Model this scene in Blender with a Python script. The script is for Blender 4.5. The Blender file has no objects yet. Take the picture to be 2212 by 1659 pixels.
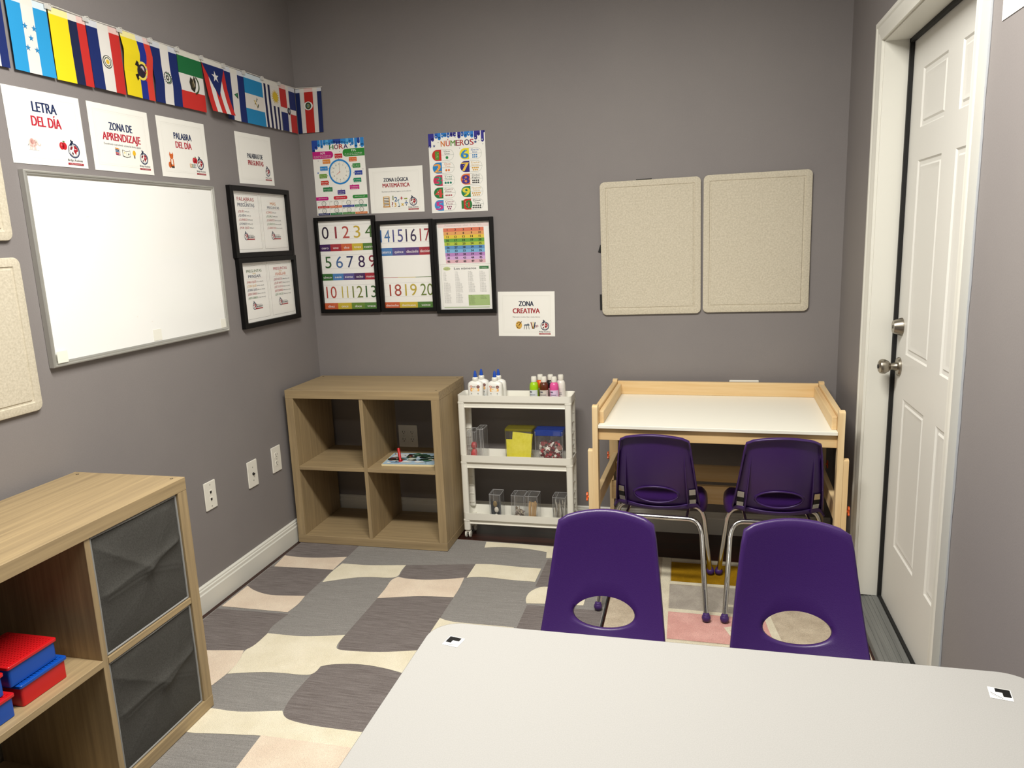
import bpy, bmesh, math, random
from mathutils import Vector, Matrix
from mathutils.geometry import tessellate_polygon
PI = math.pi
R = math.radians
random.seed(7)
S = bpy.context.scene
COL = S.collection

# ------------------------------------------------------------------ camera
cam_data = bpy.data.cameras.new('camera')
cam_data.sensor_fit = 'HORIZONTAL'
cam_data.sensor_width = 36.0
cam_data.lens = 36.0 * 1609.47 / 2212.0
cam_data.clip_start = 0.02
cam = bpy.data.objects.new('camera', cam_data)
cam.location = (1.92355, -3.50642, 1.43532)
cam.rotation_mode = 'XYZ'
cam.rotation_euler = (1.376921, 0.0383165, 0.2395308)
COL.objects.link(cam)
S.camera = cam

# ------------------------------------------------------------------ world, exposure, lights
world = bpy.data.worlds.new('world')
world.use_nodes = True
world.node_tree.nodes['Background'].inputs[0].default_value = (1, 0.97, 0.93, 1)
world.node_tree.nodes['Background'].inputs[1].default_value = 0.01
S.world = world
S.view_settings.view_transform = 'Standard'
S.view_settings.look = 'None'
S.view_settings.gamma = 1.0
S.view_settings.use_curve_mapping = False
S.view_settings.exposure = 0.0

ROOM_W, ROOM_F, CEIL = 2.531, -5.3, 2.74


def area_lamp(name, x, y, z, sx, sy, watts, color):
    d = bpy.data.lights.new(name, 'AREA')
    d.shape = 'RECTANGLE'
    d.size, d.size_y = sx, sy
    d.energy = watts
    d.color = color
    o = bpy.data.objects.new(name, d)
    o.location = (x, y, z)
    COL.objects.link(o)
    return o


WARM = (1.0, 0.965, 0.885)
area_lamp('ceiling_lamp_light', 1.45, -2.05, CEIL - 0.075, 1.15, 0.28, 93, WARM)
area_lamp('ceiling_lamp_light', 1.45, -4.25, CEIL - 0.075, 1.15, 0.28, 12, WARM)


# ------------------------------------------------------------------ materials
def new_mat(name):
    m = bpy.data.materials.new(name)
    m.use_nodes = True
    nt = m.node_tree
    b = nt.nodes['Principled BSDF']
    return m, nt, b


def hexlin(h):
    h = h.lstrip('#')
    o = []
    for i in (0, 2, 4):
        c = int(h[i:i + 2], 16) / 255.0
        o.append(c / 12.92 if c <= 0.04045 else ((c + 0.055) / 1.055) ** 2.4)
    return (o[0], o[1], o[2], 1.0)


def plain(name, color, rough=0.5, metal=0.0, spec=0.5, bump=0.0, bscale=200.0, coat=0.0):
    m, nt, b = new_mat(name)
    c = hexlin(color) if isinstance(color, str) else (*color, 1.0)
    b.inputs['Base Color'].default_value = c
    b.inputs['Roughness'].default_value = rough
    b.inputs['Metallic'].default_value = metal
    b.inputs['Specular IOR Level'].default_value = spec
    if coat:
        b.inputs['Coat Weight'].default_value = coat
    if bump:
        tc = nt.nodes.new('ShaderNodeTexCoord')
        n = nt.nodes.new('ShaderNodeTexNoise')
        n.inputs['Scale'].default_value = bscale
        n.inputs['Detail'].default_value = 3
        bp = nt.nodes.new('ShaderNodeBump')
        bp.inputs['Strength'].default_value = bump
        bp.inputs['Distance'].default_value = 0.002
        nt.links.new(tc.outputs['Object'], n.inputs['Vector'])
        nt.links.new(n.outputs['Fac'], bp.inputs['Height'])
        nt.links.new(bp.outputs['Normal'], b.inputs['Normal'])
    return m


def noisy(name, c1, c2, scale=(1, 1, 1), nscale=5.0, rough=0.6, bump=0.0, bdist=0.002, detail=4, lo=0.35, hi=0.65,
          spec=0.4, speck=0.0, speck_scale=400.0):
    """two colour stretched noise: wood grain, carpet, felt"""
    m, nt, b = new_mat(name)
    tc = nt.nodes.new('ShaderNodeTexCoord')
    mp = nt.nodes.new('ShaderNodeMapping')
    mp.inputs['Scale'].default_value = scale
    n = nt.nodes.new('ShaderNodeTexNoise')
    n.inputs['Scale'].default_value = nscale
    n.inputs['Detail'].default_value = detail
    n.inputs['Roughness'].default_value = 0.6
    cr = nt.nodes.new('ShaderNodeValToRGB')
    cr.color_ramp.elements[0].position = lo
    cr.color_ramp.elements[1].position = hi
    cr.color_ramp.elements[0].color = hexlin(c1)
    cr.color_ramp.elements[1].color = hexlin(c2)
    nt.links.new(tc.outputs['Object'], mp.inputs['Vector'])
    nt.links.new(mp.outputs['Vector'], n.inputs['Vector'])
    nt.links.new(n.outputs['Fac'], cr.inputs['Fac'])
    out = cr.outputs['Color']
    hgt = n.outputs['Fac']
    if speck:
        n2 = nt.nodes.new('ShaderNodeTexNoise')
        n2.inputs['Scale'].default_value = speck_scale
        n2.inputs['Detail'].default_value = 2
        nt.links.new(tc.outputs['Object'], n2.inputs['Vector'])
        mr = nt.nodes.new('ShaderNodeMapRange')
        mr.inputs[1].default_value = 0.25
        mr.inputs[2].default_value = 0.75
        mr.inputs[3].default_value = 1.0 - speck
        mr.inputs[4].default_value = 1.0 + speck
        nt.links.new(n2.outputs['Fac'], mr.inputs[0])
        mx = nt.nodes.new('ShaderNodeVectorMath')
        mx.operation = 'SCALE'
        nt.links.new(out, mx.inputs[0])
        nt.links.new(mr.outputs[0], mx.inputs['Scale'])
        out = mx.outputs[0]
        hgt = n2.outputs['Fac']
    nt.links.new(out, b.inputs['Base Color'])
    b.inputs['Roughness'].default_value = rough
    b.inputs['Specular IOR Level'].default_value = spec
    if bump:
        bp = nt.nodes.new('ShaderNodeBump')
        bp.inputs['Strength'].default_value = bump
        bp.inputs['Distance'].default_value = bdist
        nt.links.new(hgt, bp.inputs['Height'])
        nt.links.new(bp.outputs['Normal'], b.inputs['Normal'])
    return m


def grain(name, c1, c2, axis, fine=75.0, along=2.4, rough=0.5, **k):
    sc = [fine, fine, fine]
    sc[axis] = along
    return noisy(name, c1, c2, tuple(sc), 1.0, rough, detail=5, lo=0.3, hi=0.7, **k)


def clear(name, tint=(1, 1, 1), gloss=0.10, haze=0.05, haze_col=(0.9, 0.9, 0.9), rough=0.05):
    """thin clear sheet: see-through, mirror-like at grazing angles, a little milky"""
    m = bpy.data.materials.new(name)
    m.use_nodes = True
    nt = m.node_tree
    nt.nodes.clear()
    out = nt.nodes.new('ShaderNodeOutputMaterial')
    tr = nt.nodes.new('ShaderNodeBsdfTransparent')
    tr.inputs['Color'].default_value = (*tint, 1)
    gl = nt.nodes.new('ShaderNodeBsdfGlossy')
    gl.inputs['Roughness'].default_value = rough
    df = nt.nodes.new('ShaderNodeBsdfDiffuse')
    df.inputs['Color'].default_value = (*haze_col, 1)
    fr = nt.nodes.new('ShaderNodeLayerWeight')      # same from both sides of the sheet
    fr.inputs['Blend'].default_value = 0.5
    pw = nt.nodes.new('ShaderNodeMath')
    pw.operation = 'POWER'
    pw.inputs[1].default_value = 4.0
    nt.links.new(fr.outputs['Facing'], pw.inputs[0])
    sc = nt.nodes.new('ShaderNodeMath')
    sc.operation = 'MULTIPLY_ADD'
    sc.inputs[1].default_value = 0.9
    sc.inputs[2].default_value = 0.06
    nt.links.new(pw.outputs[0], sc.inputs[0])
    m1 = nt.nodes.new('ShaderNodeMixShader')
    m1.inputs[0].default_value = haze
    nt.links.new(tr.outputs[0], m1.inputs[1])
    nt.links.new(df.outputs[0], m1.inputs[2])
    m2 = nt.nodes.new('ShaderNodeMixShader')
    ad = nt.nodes.new('ShaderNodeMath')
    ad.operation = 'MULTIPLY'
    ad.inputs[1].default_value = gloss * 10
    ad.use_clamp = True
    nt.links.new(sc.outputs[0], ad.inputs[0])
    nt.links.new(ad.outputs[0], m2.inputs[0])
    nt.links.new(m1.outputs[0], m2.inputs[1])
    nt.links.new(gl.outputs[0], m2.inputs[2])
    nt.links.new(m2.outputs[0], out.inputs[0])
    return m


_ink = {}


def ink(h, rough=0.55):
    """printed colour"""
    k = (h, rough)
    if k not in _ink:
        _ink[k] = plain('print_' + h.lstrip('#'), h, rough, spec=0.3)
    return _ink[k]


M = {}
M['wall'] = noisy('wall_paint', '#817c7c', '#868180', (1, 1, 1), 1.3, 0.62, bump=0.25, bdist=0.0006, speck=0.03, speck_scale=260, spec=0.35)
M['ceiling'] = plain('ceiling_paint', '#bdbbb5', 0.9)
M['trim'] = plain('trim_paint', '#dddcd4', 0.42, bump=0.05, bscale=60)
M['door'] = plain('door_paint', '#dbdad5', 0.45, bump=0.08, bscale=150)
M['primer'] = plain('primer_strip', '#9a9da3', 0.6)
M['black'] = plain('black_rubber', '#0a0a0a', 0.7)
M['floor'] = noisy('dark_wood_floor', '#1d0b08', '#3c1912', (3, 40, 20), 1.0, 0.35, detail=5)
M['sill'] = grain('threshold_metal', '#5f605e', '#767774', 1, 90, 2.0, 0.45)
M['oak0'] = grain('oak_laminate_x', '#8f7c5e', '#ad9772', 0)
M['oak1'] = grain('oak_laminate_y', '#8f7c5e', '#ad9772', 1)
M['oak2'] = grain('oak_laminate_z', '#8f7c5e', '#ad9772', 2)
M['pine0'] = grain('pine_x', '#d3ad76', '#e6cc9e', 0, 30, 1.6)
M['pine1'] = grain('pine_y', '#d6b27e', '#e8d0a4', 1, 30, 1.6)
M['pine2'] = grain('pine_z', '#d8b785', '#ead4aa', 2, 30, 1.6)
M['white_board'] = plain('white_laminate', '#efede2', 0.42)
M['white_plastic'] = plain('white_plastic', '#eceae0', 0.4)
M['plate'] = plain('outlet_plastic', '#e9e6dc', 0.35)
M['slot'] = plain('dark_slot', '#1b1917', 0.6)
M['chrome'] = plain('chrome', '#c9c8c6', 0.14, 1.0)
M['nickel'] = plain('brushed_nickel', '#a39c90', 0.3, 1.0)
M['alu'] = plain('aluminium', '#c6c6c1', 0.42, 0.7)
M['alu_dark'] = plain('aluminium_side', '#70706e', 0.45, 0.7)
M['melamine'] = plain('whiteboard_enamel', '#f3f4f2', 0.16, spec=0.5)
M['frame_black'] = plain('black_frame', '#060505', 0.5, spec=0.3)
M['glaze'] = clear('picture_glazing', gloss=0.035, haze=0.0)
M['paper'] = plain('white_paper', '#f4f3ed', 0.5)
M['page'] = plain('glossy_page', '#f6f5f1', 0.45)
M['felt'] = noisy('beige_felt', '#bcb4a1', '#d2cab8', (1, 1, 1), 150.0, 0.95, bump=0.4, bdist=0.001, detail=3, lo=0.3, hi=0.7, spec=0.1)
M['purple'] = plain('purple_plastic', '#36185a', 0.38, spec=0.5, bump=0.12, bscale=500)
M['purple_dark'] = plain('purple_glide', '#3c2160', 0.45)
M['grey_top'] = noisy('grey_laminate', '#a09f9d', '#a9a8a6', (1, 1, 1), 500.0, 0.38, detail=2, lo=0.3, hi=0.7, spec=0.4)
M['grey_edge'] = plain('grey_edge_band', '#5e5c5b', 0.5)
M['leg_steel'] = plain('table_leg_steel', '#8a8a8a', 0.3, 0.9)
M['bin'] = noisy('charcoal_fabric', '#403f3c', '#4b4a47', (1, 1, 1), 260.0, 0.85, bump=0.15, bdist=0.0006, spec=0.2)
M['bin_trim'] = plain('bin_piping', '#8c8c8a', 0.8)
M['rug_grey'] = noisy('rug_grey', '#8b8885', '#9a9794', (7, 220, 1), 1.0, 0.95, bump=0.9, bdist=0.004, detail=4, speck=0.22, speck_scale=420, spec=0.08)
M['rug_dark'] = noisy('rug_brown_grey', '#6f6765', '#8a8381', (9, 220, 1), 1.0, 0.95, bump=0.9, bdist=0.004, detail=4, speck=0.22, speck_scale=420, spec=0.08)
M['rug_cream'] = noisy('rug_cream', '#e8dfc6', '#f2ead4', (1, 1, 1), 8.0, 0.95, bump=0.9, bdist=0.004, speck=0.14, speck_scale=420, spec=0.08)
M['rug_blush'] = noisy('rug_blush', '#e6d3bf', '#efdfcb', (1, 1, 1), 8.0, 0.95, bump=0.9, bdist=0.004, speck=0.14, speck_scale=420, spec=0.08)
M['rug_edge'] = plain('rug_binding', '#2b2b2d', 0.9)
M['rug2_base'] = noisy('rug_beige', '#b5a692', '#c9bba6', (1, 1, 1), 14.0, 0.95, bump=0.9, bdist=0.004, speck=0.2, speck_scale=380, spec=0.08)
M['rug2_cream'] = noisy('rug_ivory', '#d6cdb6', '#e2dac4', (1, 1, 1), 14.0, 0.95, bump=0.9, bdist=0.004, speck=0.18, speck_scale=380, spec=0.08)
M['rug2_must'] = noisy('rug_mustard', '#8f6b10', '#a37c18', (1, 1, 1), 14.0, 0.95, bump=0.9, bdist=0.004, speck=0.2, speck_scale=380, spec=0.08)
M['rug2_grey'] = noisy('rug_stone', '#a29a90', '#b3aba0', (1, 1, 1), 14.0, 0.95, bump=0.9, bdist=0.004, speck=0.2, speck_scale=380, spec=0.08)
M['rug2_pink'] = noisy('rug_pink', '#cf9a92', '#dcaaa2', (1, 1, 1), 14.0, 0.95, bump=0.9, bdist=0.004, speck=0.18, speck_scale=380, spec=0.08)
M['orange'] = plain('orange_plastic', '#e8601c', 0.4)
M['brick_red'] = plain('brick_red_plastic', '#c3161c', 0.32)
M['brick_blue'] = plain('brick_blue_plastic', '#0a4aa8', 0.32)
M['clear'] = clear('clear_plastic', (0.97, 0.975, 0.98), 0.09, 0.045)
M['clear_edge'] = clear('clear_plastic_rim', (0.9, 0.9, 0.9), 0.12, 0.45, (0.75, 0.76, 0.78))
M['clear_yellow'] = clear('yellow_clear_plastic', (0.85, 0.8, 0.25), 0.1, 0.30, (0.42, 0.38, 0.04))
M['clear_blue'] = clear('blue_clear_plastic', (0.2, 0.3, 0.7), 0.1, 0.55, (0.03, 0.08, 0.45))
M['tape'] = clear('clear_tape', (0.95, 0.95, 0.95), 0.12, 0.55, (0.85, 0.85, 0.83))
M['lamp'] = plain('lamp_housing', '#e6e6e2', 0.5)


# ------------------------------------------------------------------ mesh helpers
def tag(o, label=None, cat=None, group=None, kind=None):
    if label: o['label'] = label
    if cat: o['category'] = cat
    if group: o['group'] = group
    if kind: o['kind'] = kind
    return o


def thing(name, label, cat, loc=(0, 0, 0), rz=0.0, group=None):
    o = bpy.data.objects.new(name, None)
    o.empty_display_size = 0.05
    o.location = loc
    o.rotation_euler = (0, 0, rz)
    COL.objects.link(o)
    return tag(o, label, cat, group)


class MB:
    """collects shapes into one mesh"""

    def __init__(self):
        self.bm = bmesh.new()
        self.mats = []
        self.cur = 0

    def use(self, m):
        if m not in self.mats:
            self.mats.append(m)
        self.cur = self.mats.index(m)
        return self

    def _mark(self, n0):
        self.bm.faces.ensure_lookup_table()
        for f in self.bm.faces[n0:]:
            f.material_index = self.cur

    def box(self, x0, y0, z0, x1, y1, z1, bev=0.0, seg=1, rot=None, about=None):
        x0, x1 = min(x0, x1), max(x0, x1)
        y0, y1 = min(y0, y1), max(y0, y1)
        z0, z1 = min(z0, z1), max(z0, z1)
        t = bmesh.new()
        v = [t.verts.new(p) for p in ((x0, y0, z0), (x1, y0, z0), (x1, y1, z0), (x0, y1, z0),
                                      (x0, y0, z1), (x1, y0, z1), (x1, y1, z1), (x0, y1, z1))]
        for f in ((0, 3, 2, 1), (4, 5, 6, 7), (0, 1, 5, 4), (1, 2, 6, 5), (2, 3, 7, 6), (3, 0, 4, 7)):
            t.faces.new([v[i] for i in f])
        if bev:
            bmesh.ops.bevel(t, geom=t.edges[:], offset=bev, segments=seg, affect='EDGES', profile=0.5)
        if rot is not None:
            c = Vector(about) if about is not None else Vector(((x0 + x1) / 2, (y0 + y1) / 2, (z0 + z1) / 2))
            bmesh.ops.transform(t, matrix=Matrix.Translation(c) @ rot.to_4x4() @ Matrix.Translation(-c), verts=t.verts)
        self._take(t)
        return self

    def _take(self, t):
        n0 = len(self.bm.faces)
        mp = {}
        for v in t.verts:
            mp[v] = self.bm.verts.new(v.co)
        for f in t.faces:
            try:
                self.bm.faces.new([mp[v] for v in f.verts])
            except ValueError:
                pass
        t.free()
        self._mark(n0)

    def prism(self, pts, z0, z1, plane='xy', bev=0.0):
        """closed outline pushed through the third axis"""
        t = bmesh.new()

        def P(a, b, c):
            return {'xy': (a, b, c), 'xz': (a, c, b), 'yz': (c, a, b)}[plane]
        lo = [t.verts.new(P(a, b, z0)) for a, b in pts]
        hi = [t.verts.new(P(a, b, z1)) for a, b in pts]
        t.faces.new(lo[::-1])
        t.faces.new(hi)
        n = len(pts)
        for i in range(n):
            t.faces.new((lo[i], lo[(i + 1) % n], hi[(i + 1) % n], hi[i]))
        bmesh.ops.recalc_face_normals(t, faces=t.faces)
        if bev:
            bmesh.ops.bevel(t, geom=t.edges[:], offset=bev, segments=1, affect='EDGES', profile=0.5)
        self._take(t)
        return self

    def tube(self, pts, r, n=10, cap=True):
        pts = [Vector(p) for p in pts]
        rr = r if isinstance(r, (list, tuple)) else [r] * len(pts)
        t = bmesh.new()
        rings = []
        prev = None
        for i, p in enumerate(pts):
            d = (pts[min(i + 1, len(pts) - 1)] - pts[max(i - 1, 0)]).normalized()
            if prev is None:
                a = Vector((0, 0, 1)) if abs(d.z) < 0.9 else Vector((1, 0, 0))
                x = d.cross(a).normalized()
            else:
                x = (prev - d * prev.dot(d)).normalized()
            y = d.cross(x)
            prev = x
            rings.append([t.verts.new(p + x * rr[i] * math.cos(2 * PI * k / n) + y * rr[i] * math.sin(2 * PI * k / n)) for k in range(n)])
        for a, b in zip(rings, rings[1:]):
            for k in range(n):
                t.faces.new((a[k], a[(k + 1) % n], b[(k + 1) % n], b[k]))
        if cap:
            t.faces.new(rings[0][::-1])
            t.faces.new(rings[-1])
        bmesh.ops.recalc_face_normals(t, faces=t.faces)
        self._take(t)
        return self

    def lathe(self, prof, c=(0, 0, 0), n=20, axis='z', sx=1.0, sy=1.0, power=2.0):
        """profile of (radius, height) turned round an axis; sx, sy squash it; power > 2 squares it off"""
        t = bmesh.new()
        rings = []
        for r, h in prof:
            ring = []
            for k in range(n):
                a = 2 * PI * k / n
                ca, sa = math.cos(a), math.sin(a)
                if power != 2.0:
                    ca = math.copysign(abs(ca) ** (2 / power), ca)
                    sa = math.copysign(abs(sa) ** (2 / power), sa)
                x, y = r * ca * sx, r * sa * sy
                p = {'z': (x, y, h), 'x': (h, x, y), 'y': (x, h, y)}[axis]
                ring.append(t.verts.new((c[0] + p[0], c[1] + p[1], c[2] + p[2])))
            rings.append(ring)
        for a, b in zip(rings, rings[1:]):
            for k in range(n):
                t.faces.new((a[k], a[(k + 1) % n], b[(k + 1) % n], b[k]))
        t.faces.new(rings[0][::-1])
        t.faces.new(rings[-1])
        bmesh.ops.remove_doubles(t, verts=t.verts, dist=1e-6)
        bmesh.ops.recalc_face_normals(t, faces=t.faces)
        self._take(t)
        return self

    def ball(self, c, r, sz=1.0, n=14):
        prof = [(max(r * math.cos(a), 1e-4), r * sz * math.sin(a)) for a in [-PI / 2 + PI * i / (n // 2) for i in range(n // 2 + 1)]]
        return self.lathe(prof, c, n)

    def grid(self, fn, nu, nv):
        n0 = len(self.bm.faces)
        V = [[self.bm.verts.new(fn(i / nu, j / nv)) for i in range(nu + 1)] for j in range(nv + 1)]
        for j in range(nv):
            for i in range(nu):
                self.bm.faces.new((V[j][i], V[j][i + 1], V[j + 1][i + 1], V[j + 1][i]))
        self._mark(n0)
        return self

    def build(self, name, mat=None, parent=None, smooth=26):
        me = bpy.data.meshes.new(name)
        self.bm.to_mesh(me)
        self.bm.free()
        for m in (self.mats or [mat]):
            me.materials.append(m)
        if smooth:
            me.polygons.foreach_set('use_smooth', [True] * len(me.polygons))
            me.set_sharp_from_angle(angle=R(smooth))
        o = bpy.data.objects.new(name, me)
        COL.objects.link(o)
        if parent is not None:
            o.parent = parent
        return o


def rr_pts(x0, y0, x1, y1, r, n=6):
    """rounded rectangle outline; r one radius or four (bl, br, tr, tl)"""
    rs = r if isinstance(r, (list, tuple)) else (r,) * 4
    P = []
    for (cx, cy, a0, q) in ((x0 + rs[0], y0 + rs[0], PI, rs[0]), (x1 - rs[1], y0 + rs[1], 1.5 * PI, rs[1]),
                            (x1 - rs[2], y1 - rs[2], 0, rs[2]), (x0 + rs[3], y1 - rs[3], PI / 2, rs[3])):
        if q <= 0:
            P.append((cx, cy))
            continue
        for k in range(n + 1):
            a = a0 + PI / 2 * k / n
            P.append((cx + q * math.cos(a), cy + q * math.sin(a)))
    return P


def copy_tree(o, parent=None):
    c = o.copy()
    COL.objects.link(c)
    if parent is not None:
        c.parent = parent
    for ch in list(o.children):
        copy_tree(ch, c)
    return c


# ------------------------------------------------------------------ flat printed artwork (u right, v up)
_txt_data = bpy.data.curves.new('lettering', 'FONT')
_txt_obj = bpy.data.objects.new('lettering', _txt_data)


class Art:
    EPS = 0.00022

    def __init__(self):
        self.v, self.f, self.m, self.mats = [], [], [], []
        self.layer = 1
        self.ox, self.oy, self.sc = 0.0, 0.0, 1.0

    def at(self, x=0.0, y=0.0, k=1.0):
        self.ox, self.oy, self.sc = x, y, k
        return self

    def mi(self, c):
        m = ink(c) if isinstance(c, str) else c
        if m not in self.mats:
            self.mats.append(m)
        return self.mats.index(m)

    def poly(self, pts, c, dz=0):
        k = len(self.v)
        z = self.layer * self.EPS + dz
        a = sum(p[0] * q[1] - q[0] * p[1] for p, q in zip(pts, pts[1:] + pts[:1]))
        if a < 0:
            pts = pts[::-1]
        self.v += [(self.ox + self.sc * x, self.oy + self.sc * y, z) for x, y in pts]
        self.f.append(tuple(range(k, k + len(pts))))
        self.m.append(self.mi(c))
        return self

    def rect(self, x0, y0, x1, y1, c):
        return self.poly([(x0, y0), (x1, y0), (x1, y1), (x0, y1)], c)

    def rrect(self, x0, y0, x1, y1, r, c):
        return self.poly(rr_pts(x0, y0, x1, y1, r, 4), c)

    def ell(self, x, y, rx, ry, c, n=20, a0=0, a1=360):
        full = (a1 - a0) >= 360
        m = n if full else n + 1
        return self.poly([(x + rx * math.cos(R(a0 + (a1 - a0) * k / n)), y + ry * math.sin(R(a0 + (a1 - a0) * k / n))) for k in range(m)], c)

    def ring(self, x, y, r0, r1, c, n=28, a0=0, a1=360, sy=1.0):
        for k in range(n):
            a, b = R(a0 + (a1 - a0) * k / n), R(a0 + (a1 - a0) * (k + 1) / n)
            self.poly([(x + r0 * math.cos(a), y + sy * r0 * math.sin(a)), (x + r1 * math.cos(a), y + sy * r1 * math.sin(a)),
                       (x + r1 * math.cos(b), y + sy * r1 * math.sin(b)), (x + r0 * math.cos(b), y + sy * r0 * math.sin(b))], c)
        return self

    def line(self, pts, w, c, close=False):
        if close:
            pts = pts + pts[:1]
        for (x0, y0), (x1, y1) in zip(pts, pts[1:]):
            d = math.hypot(x1 - x0, y1 - y0) or 1e-9
            nx, ny = -(y1 - y0) / d * w / 2, (x1 - x0) / d * w / 2
            self.poly([(x0 + nx, y0 + ny), (x0 - nx, y0 - ny), (x1 - nx, y1 - ny), (x1 + nx, y1 + ny)], c)
        return self

    def box_line(self, x0, y0, x1, y1, w, c):
        return self.line([(x0, y0), (x1, y0), (x1, y1), (x0, y1)], w, c, True)

    def star(self, x, y, r, c, n=5, inner=0.4, rot=90):
        return self.poly([(x + (r if k % 2 == 0 else r * inner) * math.cos(R(rot + 180 * k / n)),
                           y + (r if k % 2 == 0 else r * inner) * math.sin(R(rot + 180 * k / n))) for k in range(2 * n)], c)

    def text(self, s, x, y, h, c, align='c', w=None, bold=0.0, res=3, slant=0.0):
        """cap height h, baseline at y; w squeezes the line to that width"""
        _txt_data.body = s
        _txt_data.size = 1.0
        _txt_data.resolution_u = res
        _txt_data.offset = 0.0
        _txt_data.shear = slant
        me = _txt_obj.to_mesh()
        if not me.vertices:
            return self
        xs = [q.co.x for q in me.vertices]
        lo, hi = min(xs), max(xs)
        k = h / 0.72
        kx = k if w is None else w / max(hi - lo, 1e-6)
        ox = {'c': x - kx * (lo + hi) / 2, 'l': x - kx * lo, 'r': x - kx * hi}[align]
        z = self.layer * self.EPS
        i = self.mi(c)
        spread = bold * h * 1.25          # heavier letters: the same strokes set twice, a hair apart
        for d in ((0.0,) if spread <= 0 else (-spread, spread)):
            n = len(self.v)
            z += 0.00006
            self.v += [(self.ox + self.sc * (ox + d + kx * q.co.x), self.oy + self.sc * (y + k * q.co.y), z) for q in me.vertices]
            for p in me.polygons:
                vs = tuple(n + j for j in p.vertices)
                if p.normal.z < 0:
                    vs = vs[::-1]
                self.f.append(vs)
                self.m.append(i)
        _txt_obj.to_mesh_clear()
        return self

    def up(self):
        self.layer += 1
        return self

    def build(self, name, parent=None, base=None, warp=None):
        """base = (x0, y0, x1, y1, thickness, material): the sheet the print lies on"""
        v, f, m = list(self.v), list(self.f), list(self.m)
        if base:
            x0, y0, x1, y1, t, bm_ = base
            k = len(v)
            v += [(x0, y0, -t), (x1, y0, -t), (x1, y1, -t), (x0, y1, -t), (x0, y0, 0), (x1, y0, 0), (x1, y1, 0), (x0, y1, 0)]
            i = self.mi(bm_)
            for q in ((0, 3, 2, 1), (4, 5, 6, 7), (0, 1, 5, 4), (1, 2, 6, 5), (2, 3, 7, 6), (3, 0, 4, 7)):
                f.append(tuple(k + j for j in q))
                m.append(i)
        if warp:
            v = [warp(*p) for p in v]
        me = bpy.data.meshes.new(name)
        me.from_pydata(v, [], f)
        for q in self.mats:
            me.materials.append(q)
        me.polygons.foreach_set('material_index', m)
        me.update()
        o = bpy.data.objects.new(name, me)
        COL.objects.link(o)
        if parent is not None:
            o.parent = parent
        return o


def on_left(y, z, off=0.001, rot=0.0):
    return Matrix.Translation((off, y, z)) @ Matrix(((0, 0, 1, 0), (1, 0, 0, 0), (0, 1, 0, 0), (0, 0, 0, 1))) @ Matrix.Rotation(rot, 4, 'Z')


def on_back(x, z, off=0.001, rot=0.0):
    return Matrix.Translation((x, -off, z)) @ Matrix(((1, 0, 0, 0), (0, 0, -1, 0), (0, 1, 0, 0), (0, 0, 0, 1))) @ Matrix.Rotation(rot, 4, 'Z')


def on_right(y, z, off=0.001, rot=0.0):
    return Matrix.Translation((ROOM_W - off, y, z)) @ Matrix(((0, 0, -1, 0), (-1, 0, 0, 0), (0, 1, 0, 0), (0, 0, 0, 1))) @ Matrix.Rotation(rot, 4, 'Z')


NAVY, RED, CRIM = '#1c2b57', '#b8273a', '#a3232f'


# ================================================================== THE ROOM
def struct(name, mb, mat=None, parent=None, **k):
    o = mb.build(name, mat, parent, **k)
    if parent is None:
        o['kind'] = 'structure'
    return o


T = 0.12
DOOR0, DOOR1, DOORH = -0.60, -1.515, 2.035          # clear opening of the doorway in the right wall
struct('floor', MB().box(-T, ROOM_F - T, -0.1, ROOM_W + 0.4, T, 0), M['floor'])
struct('ceiling', MB().box(-T, ROOM_F - T, CEIL, ROOM_W + T + 0.2, T, CEIL + 0.1), M['ceiling'])
struct('wall_left', MB().box(-T, ROOM_F, 0, 0, 0, CEIL), M['wall'])
struct('wall_back', MB().box(-T, 0, 0, ROOM_W + T, T, CEIL), M['wall'])
struct('wall_front', MB().box(-T, ROOM_F - T, 0, ROOM_W + T, ROOM_F, CEIL), M['wall'])
w = MB()
w.box(ROOM_W, ROOM_F, 0, ROOM_W + T, DOOR1 - 0.018, CEIL)
w.box(ROOM_W, DOOR0 + 0.018, 0, ROOM_W + T, 0, CEIL)
w.box(ROOM_W, DOOR1 - 0.018, DOORH + 0.018, ROOM_W + T, DOOR0 + 0.018, CEIL)
struct('wall_right', w, M['wall'])

# baseboards: profile of (thickness, height)
BP = [(0, 0), (0.016, 0), (0.016, 0.078), (0.0125, 0.083), (0.0125, 0.094), (0.009, 0.0975), (0.009, 0.104), (0.004, 0.1095), (0, 0.1095)]
b = MB().prism([(d, h) for d, h in BP], ROOM_F, -0.0005, 'xz')
struct('baseboard_left', b, M['trim'], smooth=20)
b = MB()
b.prism([(-d, h) for d, h in BP], 0.0165, ROOM_W - 0.0005, 'yz')
struct('baseboard_back', b, M['trim'], smooth=20)

# doorway: jamb, casing, threshold, door leaf
j = MB()
j.box(ROOM_W - 0.001, DOOR0, 0.03, ROOM_W + 0.118, DOOR0 + 0.018, DOORH)
j.box(ROOM_W - 0.001, DOOR1 - 0.018, 0.03, ROOM_W + 0.118, DOOR1, DOORH)
j.box(ROOM_W - 0.001, DOOR1 - 0.018, DOORH, ROOM_W + 0.118, DOOR0 + 0.018, DOORH + 0.018)
struct('trim_1', j, M['trim'])
cs = MB()
IN, OUTW = 0.006, 0.062


def casing_leg(y_in, sgn):
    # stepped profile across the width, thin at the inner edge
    a = y_in
    P = [(0, a), (-0.009, a), (-0.0105, a + sgn * 0.018), (-0.013, a + sgn * 0.026), (-0.014, a + sgn * 0.044), (-0.017, a + sgn * 0.05), (-0.017, a + sgn * OUTW), (0, a + sgn * OUTW)]
    cs.prism([(ROOM_W - 0.0012 + dx, y) for dx, y in P], 0.0, DOORH + IN + OUTW, 'xy')


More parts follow.
